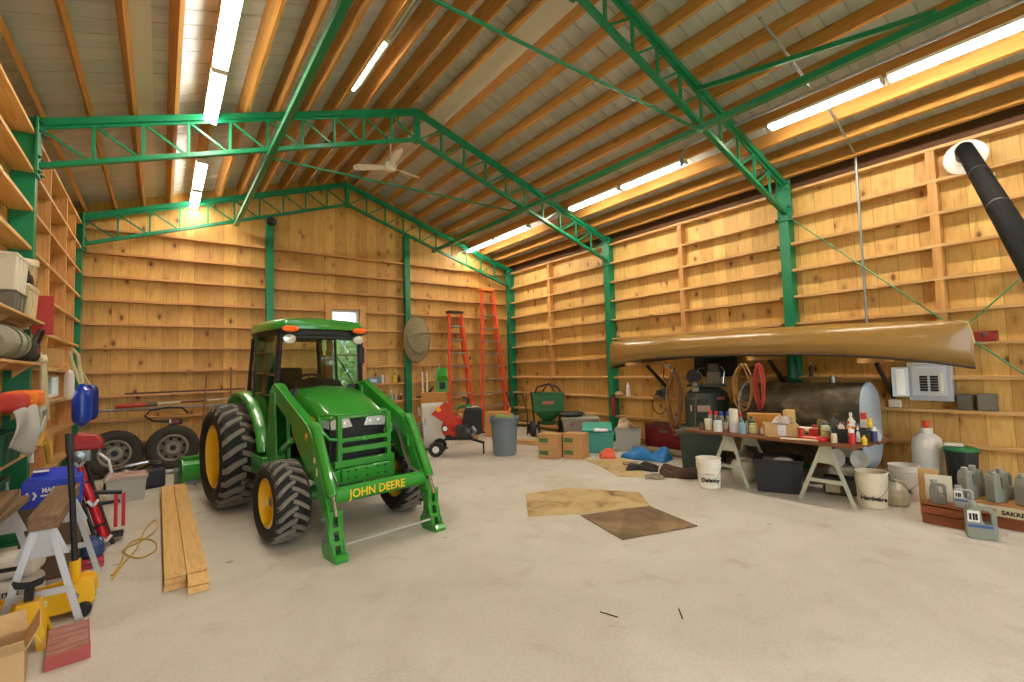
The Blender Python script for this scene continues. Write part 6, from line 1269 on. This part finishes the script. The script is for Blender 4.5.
o = thing('foil_tin', 'shiny clear tin standing on the lidded cream bin', 'tin', (-1.07, 6.3, Zs[0]+.311), PI/2+.2); MB().lathe([(0, 0), (.1, 0), (.105, .01), (.105, .24), (.1, .25), (0, .25)], n=24).build('tin', mat('#c9ccb8', .1, .8, .2, 20), o); MB().lathe([(.11, .2), (.112, .21), (.112, .24), (.108, .26), (0, .26)], n=24).build('lid', mat('#d9d3b4', .3, .3, .05), o)
cloth('wire_tangle', 'dark tangled wires in front of the cream box on the highest shelf', 'wires', -1.03, 6.08, Zs[0]+.313, .12, .12, .14, mat('#3b332a', .8, 0, .4, 30), 81)
tag(MB().b2((-.08, -.012, 0), (.08, .012, .4)).build('hanging_board', mat('#b3342a', .5, 0, .08), bev=.004), 'flat red board hanging over the end of the highest left shelf', 'board', None, None, (-.97, 6.62, Zs[0]-.12), .0)
tag(MB().tube([(0, -.4, .06), (0, .4, .06)], .035, 12).build('grey_pipe', mat('#8e959c', .45, .3, .08)), 'grey pipe lying behind the black duffel on the left shelf', 'pipe', None, None, (-1.0, 6.2, Zs[1]+.28)) if False else None
o = thing('sleeping_bag', 'fat grey green rolled bag on the left shelf at the view edge', 'rolled bag', (-1.05, 5.55, Zs[1]+.012), 0)
MB().tube([(0, -.36, .13), (0, -.3, .135), (0, .25, .135), (0, .32, .13)], [.08, .13, .135, .09], 20).build('roll', mat('#8f8d78', .9, 0, .12, 14), o)
for y in (-.12, .12): MB().tube([(.137*math.cos(a), y, .135+.137*math.sin(a)) for a in [2*PI*k/24 for k in range(24)]], .008, 6, True).build('strap', mat('#6b6a58', .8, 0, .1), o)
o = thing('duffel_bag', 'black duffel bag with red lining on the left shelf behind the grey roll', 'bag', (-1.05, 6.18, Zs[1]), PI/2)
MB().box((0, 0, .11), (.46, .22, .21)).build('bag', mat('#211f20', .8, 0, .15, 12), o, bev=.06, seg=3); MB().tube([(-.12, -.1, .18), (-.08, -.14, .3), (.08, -.14, .3), (.12, -.1, .18)], .012, 6).build('handle', BLK, o); MB().b2((-.02, -.117, .08), (.12, -.1, .13)).build('red_lining', mat('#7d2b30', .8, 0, .1), o)
carton(-1.06, 7.42, .3, .28, .2, 'small tan carton on the girt at the end of the left shelves', 1.751, PI/2, mat('#c4935a', .8, 0, .08))
cloth('canvas_strap', 'cream canvas strap bundle on the left shelf beside the black duffel', 'strap', -1.03, 6.58, Zs[1], .2, .24, .14, mat('#d6c7a2', .9, 0, .12, 20), 85)
cloth('green_bag', 'bit of teal green cloth by the tan carton on the left shelf', 'cloth', -1.08, 7.14, 1.751, .12, .2, .1, mat('#2f8a6a', .8, 0, .1), 87)
b = MB()
for k, (y, l_) in enumerate(((6.84, .62), (6.9, .75), (6.97, .66), (7.04, .6))): b.tube([(.0, y-6.9, .03), (.05, y-6.9, .0), (.06, y-6.9, -.12), (.055+.01*k, y-6.88, -l_)], .018, 6)
tag(b.build('hanging_rope', mat('#b8ab8a', .9, 0, .15, 25)), 'hank of beige rope hanging down from the left shelf end', 'rope', None, None, (-1.06, 6.9, 1.78))
o = thing('boat_fender', 'bright blue inflatable boat fender hanging by pale rope in the corner', 'fender', (-.85, 8.5, .98), 0)
MB().lathe([(0, 0), (.03, .0), (.045, .02), (.09, .06), (.105, .12), (.105, .42), (.09, .48), (.045, .52), (.03, .56), (0, .56)], n=28).build('body', mat('#1c3fae', .3, 0, .05, coat=.3), o)
MB().tube([(0, .0, .55), (-.03, 0, .75), (-.05, 0, .95), (-.1, .0, 1.02), (-.14, 0, .98), (-.09, .0, .8), (-.02, .01, .56)], .022, 8).build('hanging_rope', mat('#c3b78f', .9, 0, .1), o)
o = thing('dock_bumper', 'long white float hanging beside the blue fender', 'fender', (-.95, 8.25, 1.34), 0)
MB().lathe([(0, 0), (.03, .01), (.045, .05), (.05, .1), (.05, .28), (.045, .34), (.025, .38), (0, .385)], n=20).build('body', mat('#d8d0c6', .5, 0, .06), o); MB().tube([(0, 0, .37), (-.02, .0, .46), (-.1, 0, .48)], .01, 6).build('hanging_rope', mat('#c3b78f', .9, 0, .1), o)
o = thing('boat_fender', 'dark blue second fender tucked behind the bright blue one', 'fender', (-.8, 8.86, 1.02), 0)
MB().lathe([(0, 0), (.04, .01), (.08, .05), (.09, .1), (.09, .4), (.08, .46), (.04, .5), (0, .5)], n=22).build('body', mat('#16307e', .35, 0, .05), o); MB().tube([(0, 0, .49), (-.1, -.04, .7), (-.2, -.1, .75)], .012, 6).build('hanging_rope', mat('#c3b78f', .9, 0, .1), o)
tag(MB().prism([(-.17, -.12), (.17, -.14), (.2, .02), (.12, .14), (-.1, .13), (-.2, .03)], 0, .14, 'z').build('life_vest', mat('#b5362a', .8, 0, .1, 14), bev=.04, seg=3), 'red life vest lying on the left shelf above the orange cushion', 'life vest', None, None, (-.98, 5.2, Zs[2]), PI/2)
tag(MB().prism([(-.26, -.12), (.28, -.12), (.3, .0), (.24, .11), (-.26, .11)], 0, .15, 'z').build('float_cushion', mat('#e8791f', .75, 0, .1, 14), bev=.045, seg=3), 'bright orange float cushion on the left shelf', 'cushion', None, None, (-.97, 5.86, Zs[2]), PI/2+.06)
tag(MB().b2((-.09, -.1, 0), (.09, .1, .035)).build('dark_board', mat('#2a2623', .7, 0, .1), bev=.004), 'dark flat case on the left shelf below the small window end', 'case', None, None, (-1.07, 6.4, Zs[2]))
cloth('grey_bag', 'light grey fabric bag hanging over the left shelf below the orange cushion', 'bag', -.83, 5.1, Zs[2]-.31, .09, .62, .28, mat('#a7a6a2', .8, 0, .12, 10), 91) if False else None
def bagfn(u, v):
    return (.04*math.sin(PI*u)*(.4+math.sin(PI*v))+.02*math.sin(7*u+4*v), (u-.5)*.7, -.34*v*(.75+.25*math.sin(PI*u))+.02*math.sin(9*u))
o = thing('cloth_bag', 'light grey fabric bag hanging over the edge of the left shelf', 'bag', (-.84, 5.15, Zs[2]+.02), 0)
MB().grid(bagfn, 20, 12).build('bag', mat('#a9a8a4', .8, 0, .12, 10), o, thick=.008, sharp=80); MB().tube([(.03, .3, -.04), (.05, .44, -.02), (.04, .5, -.08), (.03, .36, -.2), (.03, .2, -.26)], .014, 6).build('strap', mat('#a9a8a4', .8, 0, .12, 10), o); MB().tube([(.03, .05, -.3), (.035, .05, -.42)], .018, 6).build('hanging_strap', mat('#b4b3ae', .8, 0, .12, 10), o)
GT = mat('#155c40', .45, 0, .08)
tote(-1.05, 5.45, .6, .22, .24, GT, 'dark green box on the left shelf behind the grey fabric bag', Zs[3], PI/2, nm='storage_box', cat='storage box')
o = thing('shelf_plank', 'narrow low plank on the left wall under the lower green box', 'shelf', (-1.09, 5.52, .532), 0); MB().b2((-.08, -.24, 0), (.14, .3, .022)).build('plank', M_G, o)
for y in (-.2, .26): MB().prism([(-.08, 0), (.06, 0), (-.08, -.12)], y-.01, y+.01, 'y').build('bracket', M_G, o)
bx_ = tote(-1.08, 5.52, .44, .14, .26, GT, 'lower dark green box with white label by the blue printed box', .5545, PI/2, nm='storage_box', cat='storage box')
MB().b2((.1, -.0745, .14), (.16, -.069, .22)).build('white_label', C('#dfe3e0'), bx_)
o = thing('cordless_drill', 'yellow and black cordless drill on the left shelf end', 'drill', (-1.03, 6.02, Zs[3]), PI/2+.3)
DY = mat('#e0b020', .45, 0, .06)
MB().lathe([(0, -.1), (.035, -.1), (.04, -.02), (.035, .06), (.02, .08), (.015, .14), (0, .14)], (0, 0, .17), 16, 'x').build('body', DY, o); MB().b2((-.05, -.018, .04), (-.0, .018, .16)).build('handle', BLK, o, bev=.008); MB().b2((-.08, -.04, 0), (.04, .04, .05)).build('battery', BLK, o, bev=.008)
o = thing('hanging_strap', 'yellow webbing strap draped over the left shelf end beside the drill', 'strap', (-0.925, 6.38, Zs[3]), 0)
MB().tube([(0, -.12, .02), (.02, -.06, .12), (.04, 0, .02), (.04, .06, -.1), (.04, .12, .05), (.0, .2, .02)], .022, 6).tube([(.0, -.1, .02), (.05, .0, .05), (.05, .05, -.16), (.05, .18, -.1), (.02, .24, .02)], .018, 6).build('webbing', mat('#c3973c', .7, 0, .2, 20), o)
# greenery outside the windows
t = NT('lawn', .9); n = t.noise(t.mapv((1, 1, 1)), 3, 5); t.lk(t.ramp(n, [(.3, '#5d8a3c'), (.7, '#8fb45c')]), t.b.inputs['Base Color'])
struct(MB().b2((-30, YB+.1, -.3), (30, 60, -.2)).b2((-30, -40, -.3), (XLs-.1, YB+.1, -.2)).b2((XRs+.1, -40, -.3), (30, YB+.1, -.2)).b2((XLs-.1, -40, -.3), (XRs+.1, YF-.35, -.2)).build('ground', t.m))
rnd = random.Random(4)
LEAF = mat('#b9d592', .7, 0, .2, 3)
for k, (x, y, r, lb) in enumerate(((6.2, 19.5, 1.5, 'round green bush outside the gable window, closer one'), (4.0, 23, 2.0, 'round green bush outside the gable window, farther one'), (8.6, 25, 2.4, 'round green bush outside the gable window behind the closer one'))):
    o = thing('bush', lb, 'bush', (x, y, -.2), 0); b = MB()
    for q in range(900):
        a = rnd.uniform(0, 2*PI); ph = math.acos(rnd.uniform(-1, 1)); rr = r*rnd.uniform(.6, 1)**.5; c_ = V((rr*math.sin(ph)*math.cos(a), rr*math.sin(ph)*math.sin(a), r*.95+rr*.9*math.cos(ph)))
        u_ = V((rnd.uniform(-1, 1), rnd.uniform(-1, 1), rnd.uniform(-1, 1))).normalized()*r*.1; w_ = u_.orthogonal().normalized()*r*.07
        b.add([c_-u_, c_+w_, c_+u_, c_-w_], [(0, 1, 2, 3)])
    b.build('foliage', LEAF, o); MB().tube([(0, 0, 0), (0, 0, r*.8)], .08, 8).build('stem', mat('#5d4630', .9, 0, .2), o)
